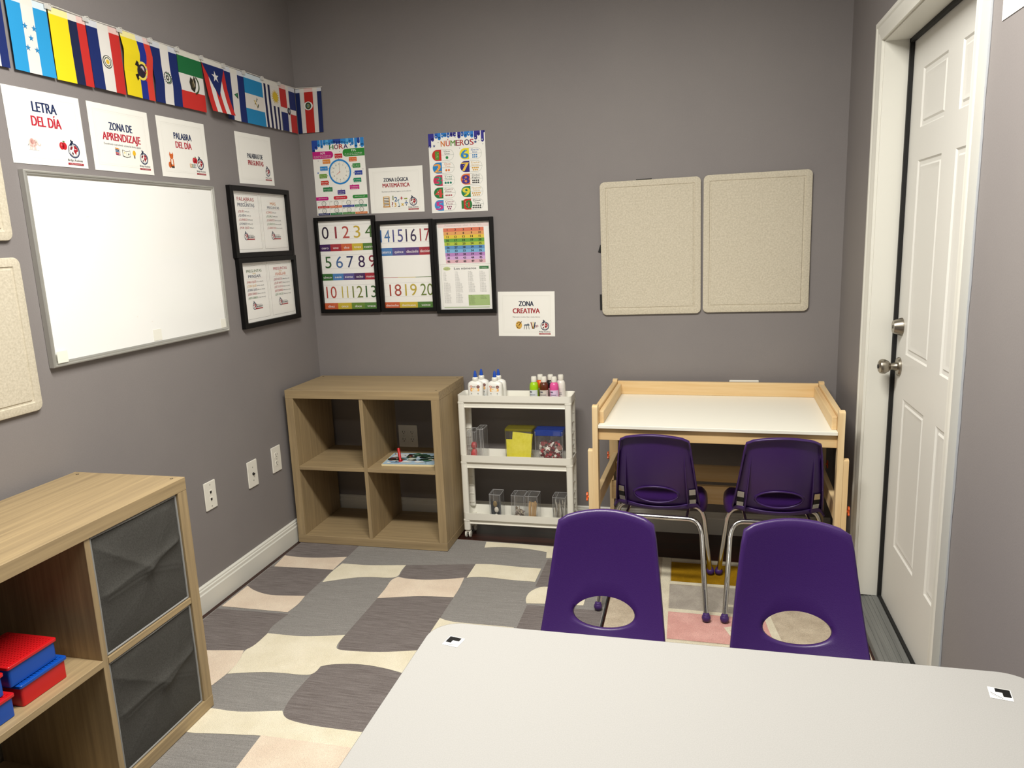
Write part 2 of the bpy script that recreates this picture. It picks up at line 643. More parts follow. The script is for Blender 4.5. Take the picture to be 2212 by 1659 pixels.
casing_leg(DOOR0 + IN, 1)
casing_leg(DOOR1 - IN, -1)
za = DOORH + IN
P = [(0, za), (-0.0095, za), (-0.011, za + 0.018), (-0.0135, za + 0.026), (-0.0145, za + 0.044), (-0.0175, za + 0.05), (-0.0175, za + OUTW + 0.0005), (0, za + OUTW + 0.0005)]
cs.prism([(ROOM_W - 0.0012 + dx, z) for dx, z in P], DOOR1 - IN - OUTW, DOOR0 + IN + OUTW, 'xz')
struct('trim_2', cs, M['trim'], smooth=20)
pr = MB()
random.seed(3)
ys = DOOR1 - IN - OUTW
edge = []
for k in range(30):
    edge.append((ys - 0.010 - random.uniform(0, 0.006) * (1.6 if 10 < k < 17 else 1), 0.0 + (DOORH + 0.3) * k / 29))
pr.prism([(ys + 0.001, 0.0)] + edge + [(ys + 0.001, DOORH + 0.3)], ROOM_W - 0.0012, ROOM_W - 0.0004, 'yz')
struct('trim_3', pr, M['primer'], smooth=0)
th = MB().use(M['sill'])
th.prism([(ROOM_W - 0.016, 0.0), (ROOM_W - 0.012, 0.016), (ROOM_W + 0.02, 0.024), (ROOM_W + 0.075, 0.029), (ROOM_W + 0.118, 0.03), (ROOM_W + 0.118, 0.0)], DOOR1 - 0.017, DOOR0 + 0.017, 'xz')
for k in range(5):
    x = ROOM_W + 0.004 + k * 0.013
    zz = 0.0165 + (0.0125) * (k * 0.013 + 0.016) / 0.087 + 0.0028
    th.box(x, DOOR1 - 0.015, zz - 0.003, x + 0.003, DOOR0 + 0.015, zz + 0.0012)
th.use(M['black']).box(ROOM_W + 0.0765, DOOR1, 0.0302, ROOM_W + 0.087, DOOR0, 0.038)
struct('trim_4', th, smooth=20)

# door leaf, six moulded panels, its face 9 cm behind the wall face
DX = ROOM_W + 0.089
d0, d1, dz0, dz1 = DOOR0 - 0.004, DOOR1 + 0.004, 0.034, DOORH - 0.004
leaf = MB()
leaf.box(DX + 0.006, d1, dz0, DX + 0.042, d0, dz1)
cols = [(-0.733, -0.981), (-1.109, -1.357)]
rows = [(0.29, 0.835), (0.99, 1.632), (1.735, 1.918)]
ysp = [d0] + [c for p in cols for c in p] + [d1]
zsp = [dz0] + [z for p in rows for z in p] + [dz1]
for i in range(5):
    for k in range(7):
        ya, yb, z_a, z_b = ysp[i], ysp[i + 1], zsp[k], zsp[k + 1]
        if i in (1, 3) and k in (1, 3, 5):
            def ring_at(ins, dep):
                return [(DX + dep, ya - ins, z_a + ins), (DX + dep, yb + ins, z_a + ins), (DX + dep, yb + ins, z_b - ins), (DX + dep, ya - ins, z_b - ins)]
            rs = [ring_at(0, 0), ring_at(0.005, 0.0045), ring_at(0.016, 0.0055), ring_at(0.022, 0.002), ring_at(0.030, 0.004), ring_at(0.036, 0.0045)]
            bmv = [[leaf.bm.verts.new(p) for p in r] for r in rs]
            for ra, rb in zip(bmv, bmv[1:]):
                for q in range(4):
                    leaf.bm.faces.new((ra[q], ra[(q + 1) % 4], rb[(q + 1) % 4], rb[q]))
            leaf.bm.faces.new(bmv[-1])
        else:
            leaf.bm.faces.new([leaf.bm.verts.new(p) for p in ((DX, ya, z_a), (DX, yb, z_a), (DX, yb, z_b), (DX, ya, z_b))])
# edge of the face down to the core
for p, q in (((d0, dz0), (d1, dz0)), ((d1, dz0), (d1, dz1)), ((d1, dz1), (d0, dz1)), ((d0, dz1), (d0, dz0))):
    leaf.bm.faces.new([leaf.bm.verts.new(c) for c in ((DX, *p), (DX, *q), (DX + 0.006, *q), (DX + 0.006, *p))])
door = struct('door_1', leaf, M['door'], smooth=25)
ws = MB()
ws.box(DX - 0.014, DOOR0 - 0.013, 0.031, DX - 0.002, DOOR0 - 0.0005, DOORH - 0.001)
ws.box(DX - 0.014, DOOR1 + 0.0005, 0.031, DX - 0.002, DOOR1 + 0.012, DOORH - 0.001)
ws.box(DX - 0.014, DOOR1 + 0.0005, DOORH - 0.013, DX - 0.002, DOOR0 - 0.0005, DOORH - 0.0005)
ws.build('weatherstrip', M['black'], door)
KY = DOOR0 - 0.066
kn = MB().lathe([(0.033, 0.0), (0.033, -0.004), (0.030, -0.009), (0.016, -0.011), (0.0125, -0.022), (0.0125, -0.03), (0.019, -0.036), (0.0255, -0.047), (0.0265, -0.056), (0.024, -0.064), (0.017, -0.0685), (0.008, -0.0695)], (DX, KY, 0.937), 28, 'x')
knob = kn.build('door_knob', M['nickel'], door)
MB().lathe([(0.0075, -0.0695), (0.0075, -0.0712), (0.001, -0.0712)], (DX, KY, 0.937), 16, 'x').build('thumb_turn', M['slot'], knob)
db = MB().lathe([(0.032, 0.0), (0.0315, -0.004), (0.0225, -0.027), (0.0215, -0.029), (0.001, -0.029)], (DX, KY, 1.078), 28, 'x')
bolt = db.build('deadbolt', M['nickel'], door)
MB().box(DX - 0.0305, KY - 0.0012, 1.072, DX - 0.0285, KY + 0.0012, 1.084).build('keyhole', M['slot'], bolt)

# ceiling fixtures that light the room (above the frame)
for lx, ly in ((1.45, -2.05), (1.45, -4.25)):
    t = thing('ceiling_light', 'long white ceiling light over the ' + ('carpet' if ly > -3 else 'near end of the room'), 'ceiling light', (lx, ly, CEIL), 0, 'ceiling lights')
    MB().box(-0.62, -0.17, -0.06, 0.62, 0.17, -0.001, 0.006).build('housing', M['lamp'], t)

# ================================================================== RUGS (traced pattern lies in the pile)
RT = 0.004
rug = MB()
rug.use(M['rug_grey']).prism([(0.04, -0.255), (0.62, -0.258), (0.95, -0.262), (1.30, -0.272), (1.583, -0.28), (1.586, -3.4), (0.04, -3.4)], 0.0003, RT)
rug.use(M['rug_edge']).prism([(1.583, -0.28), (1.5885, -0.28), (1.5915, -3.4), (1.586, -3.4)], 0.0003, RT + 0.001)


def soften(pts):
    for _ in range(2):
        out = []
        n = len(pts)
        for k in range(n):
            a, b, c = Vector(pts[k - 1]), Vector(pts[k]), Vector(pts[(k + 1) % n])
            if (b - a).length > 1e-6 and (c - b).length > 1e-6 and (b - a).angle(c - b) < R(52):
                out += [tuple(b + (a - b) * .25), tuple(b + (c - b) * .25)]
            else:
                out.append(tuple(b))
        pts = out
    return pts


def rug_poly(mb, pts, mat, dz):
    pts = soften(pts)
    mb.use(mat)
    a = sum(p[0] * q[1] - q[0] * p[1] for p, q in zip(pts, pts[1:] + pts[:1]))
    if a < 0:
        pts = pts[::-1]
    V = [mb.bm.verts.new((x, y, RT + dz)) for x, y in pts]
    for tri in tessellate_polygon([[Vector((x, y, 0)) for x, y in pts]]):
        i, j, k = tri
        ar = (pts[j][0] - pts[i][0]) * (pts[k][1] - pts[i][1]) - (pts[j][1] - pts[i][1]) * (pts[k][0] - pts[i][0])
        if abs(ar) < 1e-9:
            continue
        f = mb.bm.faces.new([V[i], V[j], V[k]] if ar > 0 else [V[i], V[k], V[j]])
        f.material_index = mb.cur


DARK = [[(0.04, -0.26), (0.35, -0.26), (0.35, -0.54), (0.23, -0.57), (0.12, -0.58), (0.04, -0.57)],
        [(0.045, -0.69), (0.35, -0.68), (0.35, -0.93), (0.28, -0.945), (0.19, -0.95), (0.10, -0.925), (0.045, -0.89)],
        [(0.66, -0.58), (0.97, -0.52), (0.97, -0.66), (0.88, -0.69), (0.79, -0.71), (0.71, -0.71), (0.67, -0.69)],
        [(0.66, -0.90), (0.84, -0.85), (0.97, -0.84), (0.97, -1.01), (0.98, -1.24), (0.91, -1.26), (0.83, -1.28), (0.73, -1.29), (0.68, -1.29), (0.66, -1.24), (0.66, -1.19)],
        [(0.045, -1.09), (0.36, -1.08), (0.345, -1.18), (0.36, -1.23), (0.36, -1.32), (0.34, -1.355), (0.28, -1.365), (0.20, -1.38), (0.045, -1.38)],
        [(0.66, -1.46), (0.67, -1.40), (0.70, -1.38), (0.80, -1.36), (0.90, -1.37), (0.97, -1.39), (0.98, -1.70), (0.89, -1.70), (0.80, -1.70), (0.72, -1.69), (0.68, -1.67), (0.66, -1.6)],
        [(1.28, -0.42), (1.58, -0.42), (1.58, -0.69), (1.34, -0.69), (1.28, -0.69)],
        [(1.28, -0.85), (1.58, -0.85), (1.58, -1.28), (1.28, -1.30)],
        [(0.68, -1.93), (1.0, -1.88), (1.0, -2.25), (0.68, -2.25)],
        [(0.045, -2.1), (0.36, -2.1), (0.36, -2.5), (0.045, -2.5)]]
CREAM = [
    [(0.36, -0.61), (0.42, -0.61), (0.49, -0.61), (0.66, -0.58), (0.66, -0.64), (0.67, -0.69), (0.65, -0.715), (0.54, -0.72), (0.47, -0.74), (0.36, -0.80), (0.35, -0.71)],
    [(0.97, -0.52), (1.05, -0.51), (1.17, -0.52), (1.27, -0.52), (1.27, -0.65), (1.16, -0.65), (1.07, -0.64), (1.0, -0.645), (0.97, -0.66), (0.97, -0.59)],
    [(0.95, -0.272), (1.05, -0.272), (1.16, -0.275), (1.31, -0.28), (1.32, -0.40), (1.27, -0.41), (1.26, -0.345), (1.16, -0.32), (1.04, -0.32), (0.96, -0.34)],
    [(1.30, -0.69), (1.34, -0.685), (1.45, -0.69), (1.50, -0.72), (1.50, -0.82), (1.36, -0.83), (1.275, -0.84), (1.262, -0.80), (1.265, -0.74)],
    [(0.36, -1.32), (0.36, -1.23), (0.42, -1.23), (0.50, -1.23), (0.59, -1.21), (0.66, -1.19), (0.66, -1.24), (0.665, -1.275), (0.68, -1.29), (0.73, -1.29), (0.83, -1.28), (0.91, -1.26), (0.98, -1.24), (0.98, -1.39),
     (0.90, -1.37), (0.80, -1.36), (0.70, -1.38), (0.67, -1.40), (0.67, -1.44), (0.65, -1.46), (0.53, -1.46), (0.43, -1.48), (0.37, -1.50), (0.365, -1.42), (0.34, -1.355)],
    [(0.36, -1.68), (0.45, -1.68), (0.52, -1.683), (0.59, -1.67), (0.67, -1.65), (0.69, -1.675), (0.72, -1.69), (0.80, -1.70), (0.89, -1.70), (0.98, -1.70), (0.98, -1.77), (0.67, -1.77), (0.60, -1.78), (0.52, -1.79), (0.46, -1.80), (0.36, -1.80)],
    [(0.97, -1.01), (1.02, -1.03), (1.12, -1.03), (1.27, -1.03), (1.26, -1.13), (1.15, -1.19), (1.05, -1.21), (0.97, -1.23)],
    [(0.985, -1.40), (1.10, -1.43), (1.25, -1.42), (1.26, -1.56), (1.12, -1.55), (0.985, -1.56)],
    [(0.985, -2.05), (1.26, -2.08), (1.26, -2.22), (0.985, -2.2)]]
BLUSH = [
    [(0.045, -0.57), (0.12, -0.58), (0.23, -0.57), (0.35, -0.54), (0.35, -0.61), (0.35, -0.68), (0.27, -0.68), (0.06, -0.69)],
    [(0.65, -0.73), (0.67, -0.70), (0.71, -0.71), (0.79, -0.71), (0.88, -0.69), (0.96, -0.66), (0.97, -0.76), (0.97, -0.84), (0.84, -0.85), (0.76, -0.87), (0.66, -0.90), (0.66, -0.81)],
    [(0.05, -0.885), (0.10, -0.92), (0.19, -0.95), (0.28, -0.94), (0.35, -0.93), (0.36, -1.0), (0.35, -1.07), (0.25, -1.07), (0.15, -1.07), (0.05, -1.07), (0.05, -0.98)],
    [(0.05, -1.385), (0.20, -1.38), (0.28, -1.365), (0.34, -1.355), (0.365, -1.42), (0.37, -1.50), (0.36, -1.57), (0.05, -1.58)],
    [(0.67, -1.77), (0.98, -1.77), (1.0, -1.86), (0.68, -1.92)]]
for p in DARK:
    rug_poly(rug, p, M['rug_dark'], 0.0004)
for p in CREAM:
    rug_poly(rug, p, M['rug_cream'], 0.0010)
for p in BLUSH:
    rug_poly(rug, p, M['rug_blush'], 0.0013)
rug_obj = tag(rug.build('area_rug', smooth=0), 'grey and cream patterned rug of wavy blocks beside the left wall', 'rug')

r2 = MB()
r2.use(M['rug2_base']).prism([(1.597, -0.315), (2.06, -0.322), (2.505, -0.335), (2.505, -3.2), (1.597, -3.2)], 0.0003, RT)
X0, X1 = 1.825, 2.255
rug_poly(r2, [(1.785, -0.32), (1.822, -0.32), (1.832, -1.30), (1.795, -1.30)], M['rug2_cream'], 0.0008)
for y0, y1, mk in ((-0.362, -0.55, 'rug2_must'), (-0.58, -0.795, 'rug2_grey'), (-0.81, -1.01, 'rug2_pink')):
    rug_poly(r2, [(X0, y0), (2.19, y0 - 0.006), (2.20, y1 - 0.006), (X0 + 0.004, y1)], M[mk], 0.0006)
for y in (-0.34, -0.565, -0.80, -1.03):
    rug_poly(r2, [(X0, y + 0.014), (2.2, y + 0.008), (2.2, y - 0.016), (X0, y - 0.012)], M['rug2_cream'], 0.0010)
rug_poly(r2, [(2.17, -0.60), (2.195, -0.60), (2.20, -0.80), (2.235, -1.02), (2.21, -1.04), (2.18, -0.86)], M['rug2_cream'], 0.0012)
rug_poly(r2, [(2.09, -0.63), (2.14, -0.635), (2.14, -0.655), (2.09, -0.655)], M['rug2_cream'], 0.0014)
rug_poly(r2, [(2.05, -0.72), (2.12, -0.715), (2.12, -0.745), (2.05, -0.74)], M['rug2_cream'], 0.0014)
rug_poly(r2, [(2.03, -0.90), (2.06, -0.885), (2.12, -0.885), (2.12, -0.90), (2.07, -0.905), (2.05, -0.92), (2.07, -0.94), (2.12, -0.94), (2.12, -0.955), (2.05, -0.955)], M['rug2_cream'], 0.0014)
rug_poly(r2, [(1.62, -1.0), (1.64, -1.0), (1.64, -1.1), (1.62, -1.1)], M['rug2_cream'], 0.0008)
rug_poly(r2, [(1.62, -1.0), (1.80, -0.985), (1.80, -1.01), (1.62, -1.025)], M['rug2_cream'], 0.0010)
tag(r2.build('play_rug', smooth=0), 'beige rug with mustard, grey and pink blocks under the purple chairs', 'rug')


# ================================================================== CUBE SHELVES
def cube_shelf(name, label, W, D, H, ncol, axis_along, loc, rz):
    """open cube shelf: thick outer boards, thin inner boards, no back"""
    t = thing(name, label, 'shelf', loc, rz)
    TT, TS, TI = 0.0395, 0.040, 0.018
    MB().box(0, 0, H - TT, W, D, H, 0.0012).build('top_panel', M['oak0'], t)
    MB().box(0, 0, 0, W, D, TT, 0.0012).build('bottom_panel', M['oak0'], t)
    for x in (0.0, W - TS):
        MB().box(x + 0.0005, 0.0005, TT, x + TS - 0.0005, D - 0.0005, H - TT, 0.0008).build('side_panel', M['oak2'], t)
    cw = (W - 2 * TS - (ncol - 1) * TI) / ncol
    zm = (H) / 2
    for c in range(1, ncol):
        x = TS + c * cw + (c - 1) * TI
        MB().box(x, 0.004, TT, x + TI, D - 0.002, H - TT, 0.0008).build('divider', M['oak2'], t)
    for c in range(ncol):
        x = TS + c * (cw + TI)
        MB().box(x - 0.0002, 0.002, zm - TI / 2, x + cw + 0.0002, D - 0.003, zm + TI / 2, 0.0008).build('shelf_board', M['oak0'], t)
    for x in (0.022, W - 0.022):
        for y in (0.03, D - 0.03):
            c = MB()
            c.use(M['slot']).lathe([(0.0048, H - 0.0005), (0.0048, H + 0.0004), (0.0005, H + 0.0004)], (x, y, 0), 14)
            c.use(M['oak1']).lathe([(0.0022, H), (0.0022, H + 0.0007), (0.0003, H + 0.0007)], (x, y, 0), 10)
            c.build('screw_cap', None, t)
    return t, cw, zm


SB = RT + 0.0012
book, cw_b, zm_b = cube_shelf('cube_bookcase', 'small oak two by two cube bookcase standing in the room corner', 0.770, 0.38, 0.7636, 2, 0, (0.0313, -0.4146, SB), 0.0044)
# wall fixing bracket inside the upper left cube
MB().box(0.302, 0.362, 0.665, 0.316, 0.374, 0.7230, 0.002).build('wall_bracket', M['white_plastic'], book)

# long unit along the left wall: local +x runs toward the camera end, front faces the room (+x world)
LONG = 1.468
cab, cw_c, zm_c = cube_shelf('cube_storage_unit', 'long oak cube unit with two charcoal fabric bins along the left wall', LONG, 0.398, 0.7636, 4, 0, (0.435, -1.664 - LONG, SB), PI / 2)


# ------------------------------------------------------------------ fabric bins
def crumple(u, v, seed):
    """height field of folded, slack fabric; u, v in 0..1"""
    h = 0.0
    rnd = random.Random(seed)
    lines = [((0, 0.93), (0.55, 0.50), 1.0), ((0.55, 0.50), (1, 0.62), 1.1), ((0.08, 0.44), (0.55, 0.50), 0.8), ((0.55, 0.50), (0.66, 0.16), 0.7), ((0.0, 0.53), (1.0, 0.60), 1.2),
             ((0.55, 0.5), (0.92, 0.33), 0.8), ((0.3, 0.2), (0.55, 0.5), 0.5), ((0.62, 0.5), (0.85, 0.9), 0.6), ((0.25, 0.78), (0.33, 0.95), 0.4), ((0.55, 0.5), (0.7, 0.95), 0.45), ((0.1, 0.15), (0.45, 0.33), 0.4), ((0.7, 0.3), (0.95, 0.12), 0.35), ((0.05, 0.8), (0.4, 0.66), 0.35), ((0.45, 0.05), (0.5, 0.3), 0.3), ((0.75, 0.72), (0.98, 0.8), 0.35)]
    for (ax, ay), (bx, by), s in lines:
        ax += rnd.uniform(-.04, .04); ay += rnd.uniform(-.04, .04); by += rnd.uniform(-.03, .03)
        dx, dy = bx - ax, by - ay
        L2 = dx * dx + dy * dy
        tt = max(0, min(1, ((u - ax) * dx + (v - ay) * dy) / L2))
        px, py = u - ax - tt * dx, v - ay - tt * dy
        d = math.hypot(px, py)
        h += s * (0.0046 * math.exp(-d / 0.05) - 0.0022 * math.exp(-(d / 0.012) ** 2) * (s < 0.9))
    h += 0.002 * math.sin(5 * u + seed) * math.sin(4 * v)
    e = min(u, 1 - u, v, 1 - v)
    return h * min(1, e / 0.08)


def fabric_bin(label, y_lo, z_lo, seed):
    Wb, Hb, Db = 0.332, 0.332, 0.37
    t = thing('fabric_bin', label, 'storage bin', (0.0, 0.0, 0.0), 0, 'charcoal fabric bins')
    t.location = (0.423, y_lo, z_lo)
    m = MB()
    tk = 0.006
    m.box(-Db, 0, 0.0, 0, Wb, tk)
    m.box(-Db, 0, tk, -Db + tk, Wb, Hb - 0.012)
    m.box(-Db + tk, 0, tk, -0.004, tk, Hb - 0.012)
    m.box(-Db + tk, Wb - tk, tk, -0.004, Wb, Hb - 0.012)
    body = m.build('bin_body', M['bin'], t)
    f = MB().grid(lambda u, v: (0.002 + crumple(u, v, seed) + 0.004 * (1 - abs(2 * u - 1) ** 6) * (1 - abs(2 * v - 1) ** 6), u * Wb, 0.002 + v * (Hb - 0.006)), 96, 96)
    f.box(-0.004, 0.001, 0.001, 0.0, Wb - 0.001, Hb - 0.006)
    f.build('front_panel', M['bin'], t, smooth=60)
    p = MB()
    q = 0.003
    for y in (0.003, Wb - 0.003):
        p.tube([(q, y, 0.003), (q + 0.001, y, Hb * 0.53), (q, y, Hb - 0.004)], 0.0032, 8)
    p.tube([(q, 0.003, Hb - 0.004), (q + 0.001, Wb / 2, Hb - 0.0055), (q, Wb - 0.003, Hb - 0.004)], 0.0032, 8)
    p.tube([(q, 0.003, 0.0035), (q, Wb - 0.003, 0.0035)], 0.003, 8)
    p.build('piping', M['bin_trim'], t)
    return t


yb = -1.664 - 0.040 - cw_c + (cw_c - 0.332) / 2
fabric_bin('upper charcoal fabric bin in the end column of the long oak unit', yb, SB + zm_c + 0.009 + 0.0004, 1)
fabric_bin('lower charcoal fabric bin in the end column of the long oak unit', yb, SB + 0.0395 + 0.0004, 4)


# ------------------------------------------------------------------ brick boxes on the shelf
def brick_box(label, x0, y0, x1, y1, z, h, body, lid, studs=True, over=0.006):
    t = thing('brick_box', label, 'toy box', ((x0 + x1) / 2, (y0 + y1) / 2, z), 0, 'stacked building brick boxes')
    a, c = (x1 - x0) / 2, (y1 - y0) / 2
    o = 0.002
    MB().prism(rr_pts(-a + o, -c + o, a - o, c - o, 0.006, 3), 0.0, h - 0.0075, bev=0.0015).build('box_body', M[body], t)
    l = MB()
    l.prism(rr_pts(-a - over + 0.004, -c - over + 0.004, a + over - 0.004, c + over - 0.004, 0.006, 3), h - 0.0095, h - 0.0017, bev=0.001)
    n, k = int(2 * a / 0.0092), int(2 * c / 0.0092)
    for i in range(n):
        for q in range(k):
            l.lathe([(0.0026, h - 0.002), (0.0026, h), (0.0022, h)], (-a + 0.0046 + (i + 0.5) * (2 * a - 0.009) / n, -c + 0.0046 + (q + 0.5) * (2 * c - 0.009) / k, 0), 7)
    l.build('studded_lid', M[lid], t, smooth=20)
    return t


zs = SB + zm_c + 0.009 + 0.0002
brick_box('red brick box with a blue lid, under the box nearest the bins', 0.245, -2.262, 0.398, -2.130, zs, 0.0575, 'brick_red', 'brick_blue')
brick_box('blue brick box with a red studded lid, on top beside the bins', 0.240, -2.277, 0.389, -2.142, zs + 0.0577, 0.0555, 'brick_blue', 'brick_red')
brick_box('lower blue brick box cut off by the left picture edge', 0.255, -2.384, 0.405, -2.286, zs, 0.0575, 'brick_blue', 'brick_red')
brick_box('upper blue brick box with red lid, at the left picture edge', 0.247, -2.383, 0.396, -2.296, zs + 0.0577, 0.0555, 'brick_blue', 'brick_red')


# ================================================================== ROLLING CART
CX, CY = 0.828, -0.237
CWD, CDP = 0.545, 0.128
cart = thing('rolling_cart', 'slim white three tier plastic cart beside the oak bookcase', 'cart', (CX, CY, 0))


def tray(top, band, deep, name):
    m = MB()
    tk = 0.003
    o = rr_pts(0, 0, CWD, CDP, 0.016, 5)
    i = rr_pts(tk, tk, CWD - tk, CDP - tk, 0.013, 5)
    z0 = top - band
    n0 = len(m.bm.faces)
    n = len(o)
    ov = [[m.bm.verts.new((x, y, z)) for x, y in o] for z in (z0, top)]
    ins = rr_pts(0.014, 0.010, CWD - 0.014, CDP - 0.010, 0.01, 5)
    lower = [[m.bm.verts.new((x, y, z)) for x, y in ins] for z in (top - deep, z0)]
    flin = rr_pts(0.016, 0.012, CWD - 0.016, CDP - 0.012, 0.009, 5)
    fl = [m.bm.verts.new((x, y, top - deep + 0.004)) for x, y in flin]
    iv = [m.bm.verts.new((x, y, top)) for x, y in i]
    iv2 = [m.bm.verts.new((x, y, z0 + 0.002)) for x, y in flin]
    for k in range(n):
        q = (k + 1) % n
        m.bm.faces.new((ov[0][k], ov[0][q], ov[1][q], ov[1][k]))
        m.bm.faces.new((lower[0][k], lower[0][q], lower[1][q], lower[1][k]))
        m.bm.faces.new((ov[1][k], ov[1][q], iv[q], iv[k]))
        m.bm.faces.new((iv[k], iv[q], iv2[q], iv2[k]))
        m.bm.faces.new((iv2[k], iv2[q], fl[q], fl[k]))
        m.bm.faces.new((lower[1][k], lower[1][q], ov[0][q], ov[0][k]))
    m.bm.faces.new(fl)
    m.bm.faces.new(lower[0][::-1])
    m._mark(n0)
    # ridge along the foot of the tray
    m.tube([(0.03, 0.0095, top - deep + 0.003), (CWD - 0.03, 0.0095, top - deep + 0.003)], 0.003, 6)
    return m.build(name, M['white_plastic'], cart, smooth=40)


TRAYS = [(0.717, 0.032, 0.062), (0.424, 0.034, 0.066), (0.132, 0.034, 0.058)]
for a in TRAYS:
    tray(*a, 'tray')
for px in (0.0, CWD - 0.033):
    for py in (0.0, CDP - 0.026):
        p = MB()
        for zt, zb in ((0.717 - 0.032, 0.424), (0.424 - 0.034, 0.132), (0.132 - 0.034, 0.045)):
            p.prism(rr_pts(px + 0.0012, py + 0.0012, px + 0.0318, py + 0.0248, 0.008, 3), zb, zt)
            p.prism(rr_pts(px - 0.0002, py - 0.0002, px + 0.0332, py + 0.0262, 0.009, 3), zt - 0.008, zt - 0.001)
            if zt - zb > 0.1:
                k = 6
                for i in range(k):
                    z = zb + (i + 0.5) * (zt - zb) / k
                    p.box(px + 0.004, py + (0.0 if py > 0 else 0.026) - 0.0015, z - 0.0015, px + 0.029, py + (0.0 if py > 0 else 0.026) + 0.0015, z + 0.0015)
        p.build('post', M['white_plastic'], cart, smooth=40)
for px in (0.0165, CWD - 0.0165):
    for py in (0.02, CDP - 0.02):
        c = MB()
        c.box(px - 0.010, py - 0.010, 0.026, px + 0.010, py + 0.010, 0.046, 0.003)
        for s in (-1, 1):
            c.lathe([(0.001, 0), (0.015, 0), (0.0185, 0.002), (0.0185, 0.0055), (0.016, 0.008), (0.001, 0.008)], (px + s * 0.010 - (0.004), py, 0.0187), 20, 'x')
        w_ = c.build('caster', M['white_plastic'], cart, smooth=30)
        MB().lathe([(0.004, -0.0155), (0.004, 0.0155)], (px, py, 0.0187), 10, 'x').build('axle_pin', M['alu'], w_)
# rungs that join front and rear posts on the right-hand side
for zt, zb in ((0.685, 0.424), (0.390, 0.132)):
    for i in range(3):
        z = zb + 0.045 + i * 0.055
        MB().box(CWD - 0.012, 0.022, z - 0.002, CWD - 0.008, CDP - 0.022, z + 0.002).build('side_rung', M['white_plastic'], cart)


# ------------------------------------------------------------------ bottles on the top tray
def glue_bottle(label, x, y):
    z = 0.717 - 0.062 + 0.0042
    t = thing('glue_bottle', label, 'glue bottle', (x, y, z), R(random.uniform(-3, 3)), 'white glue bottles')
    MB().lathe([(0.030, 0), (0.0355, 0.004), (0.0365, 0.01), (0.037, 0.07), (0.0365, 0.102), (0.033, 0.112), (0.023, 0.1185), (0.0135, 0.1215), (0.0125, 0.125)], n=36, sx=1.0, sy=0.56, power=2.9).build('bottle_body', M['glue_white'], t, smooth=50)
    cap = MB().lathe([(0.0140, 0.1225), (0.0145, 0.133), (0.0125, 0.137), (0.0090, 0.139)], n=24).build('neck_cap', M['white_plastic'], t)
    MB().lathe([(0.0085, 0.1385), (0.0080, 0.148), (0.0060, 0.159), (0.0035, 0.1675), (0.001, 0.169)], n=18).build('nozzle', M['glue_blue'], t)
    A = Art()
    A.at(0, 0.016, 1).rect(-0.026, 0.002, 0.026, 0.088, '#f1f0ea').up()
    A.ell(-0.0165, 0.080, 0.0065, 0.0048, '#c8502a').ell(0.017, 0.079, 0.0078, 0.0068, '#6b2420')
    A.rrect(-0.021, 0.056, 0.022, 0.0735, 0.005, '#e88a2e').up()
    A.rrect(-0.0185, 0.058, 0.0195, 0.0712, 0.004, '#f6c46a').ell(-0.0165, 0.080, 0.0042, 0.0026, '#f3ece0')
    A.rect(-0.018, 0.041, 0.018, 0.0425, '#9a9a96').rect(-0.018, 0.046, 0.018, 0.049, '#6f7478')
    A.rect(-0.023, 0.014, 0.023, 0.037, '#bcd3de').up()
    for k in range(4):
        A.rect(-0.019, 0.018 + k * 0.0045, 0.019 - (k % 2) * 0.008, 0.0195 + k * 0.0045, '#7f9aa8')
    A.rect(-0.010, 0.077, 0.006, 0.082, '#a9a59c').rect(0.0115, 0.0775, 0.0225, 0.080, '#e8dcd2').rect(-0.0145, 0.0625, 0.0155, 0.067, '#fbf1dc')
    A.build('label', t, warp=lambda u, v, n: (u, -0.0208 + 0.0006 * (abs(u) / 0.026) ** 3 * 6 - n, v))
    return t


M['glue_white'] = plain('white_glue_bottle', '#efeee8', 0.35)
M['glue_blue'] = plain('blue_nozzle', '#1f50b8', 0.35)
glue_bottle('front left glue bottle with blue nozzle, nearest the oak bookcase', 0.911, -0.196)
glue_bottle('rear left glue bottle, half hidden behind the leftmost one', 0.927, -0.148)
glue_bottle('front right glue bottle with blue nozzle and orange label', 1.006, -0.196)
glue_bottle('rear right glue bottle behind the one in the middle of the tray', 1.011, -0.148)


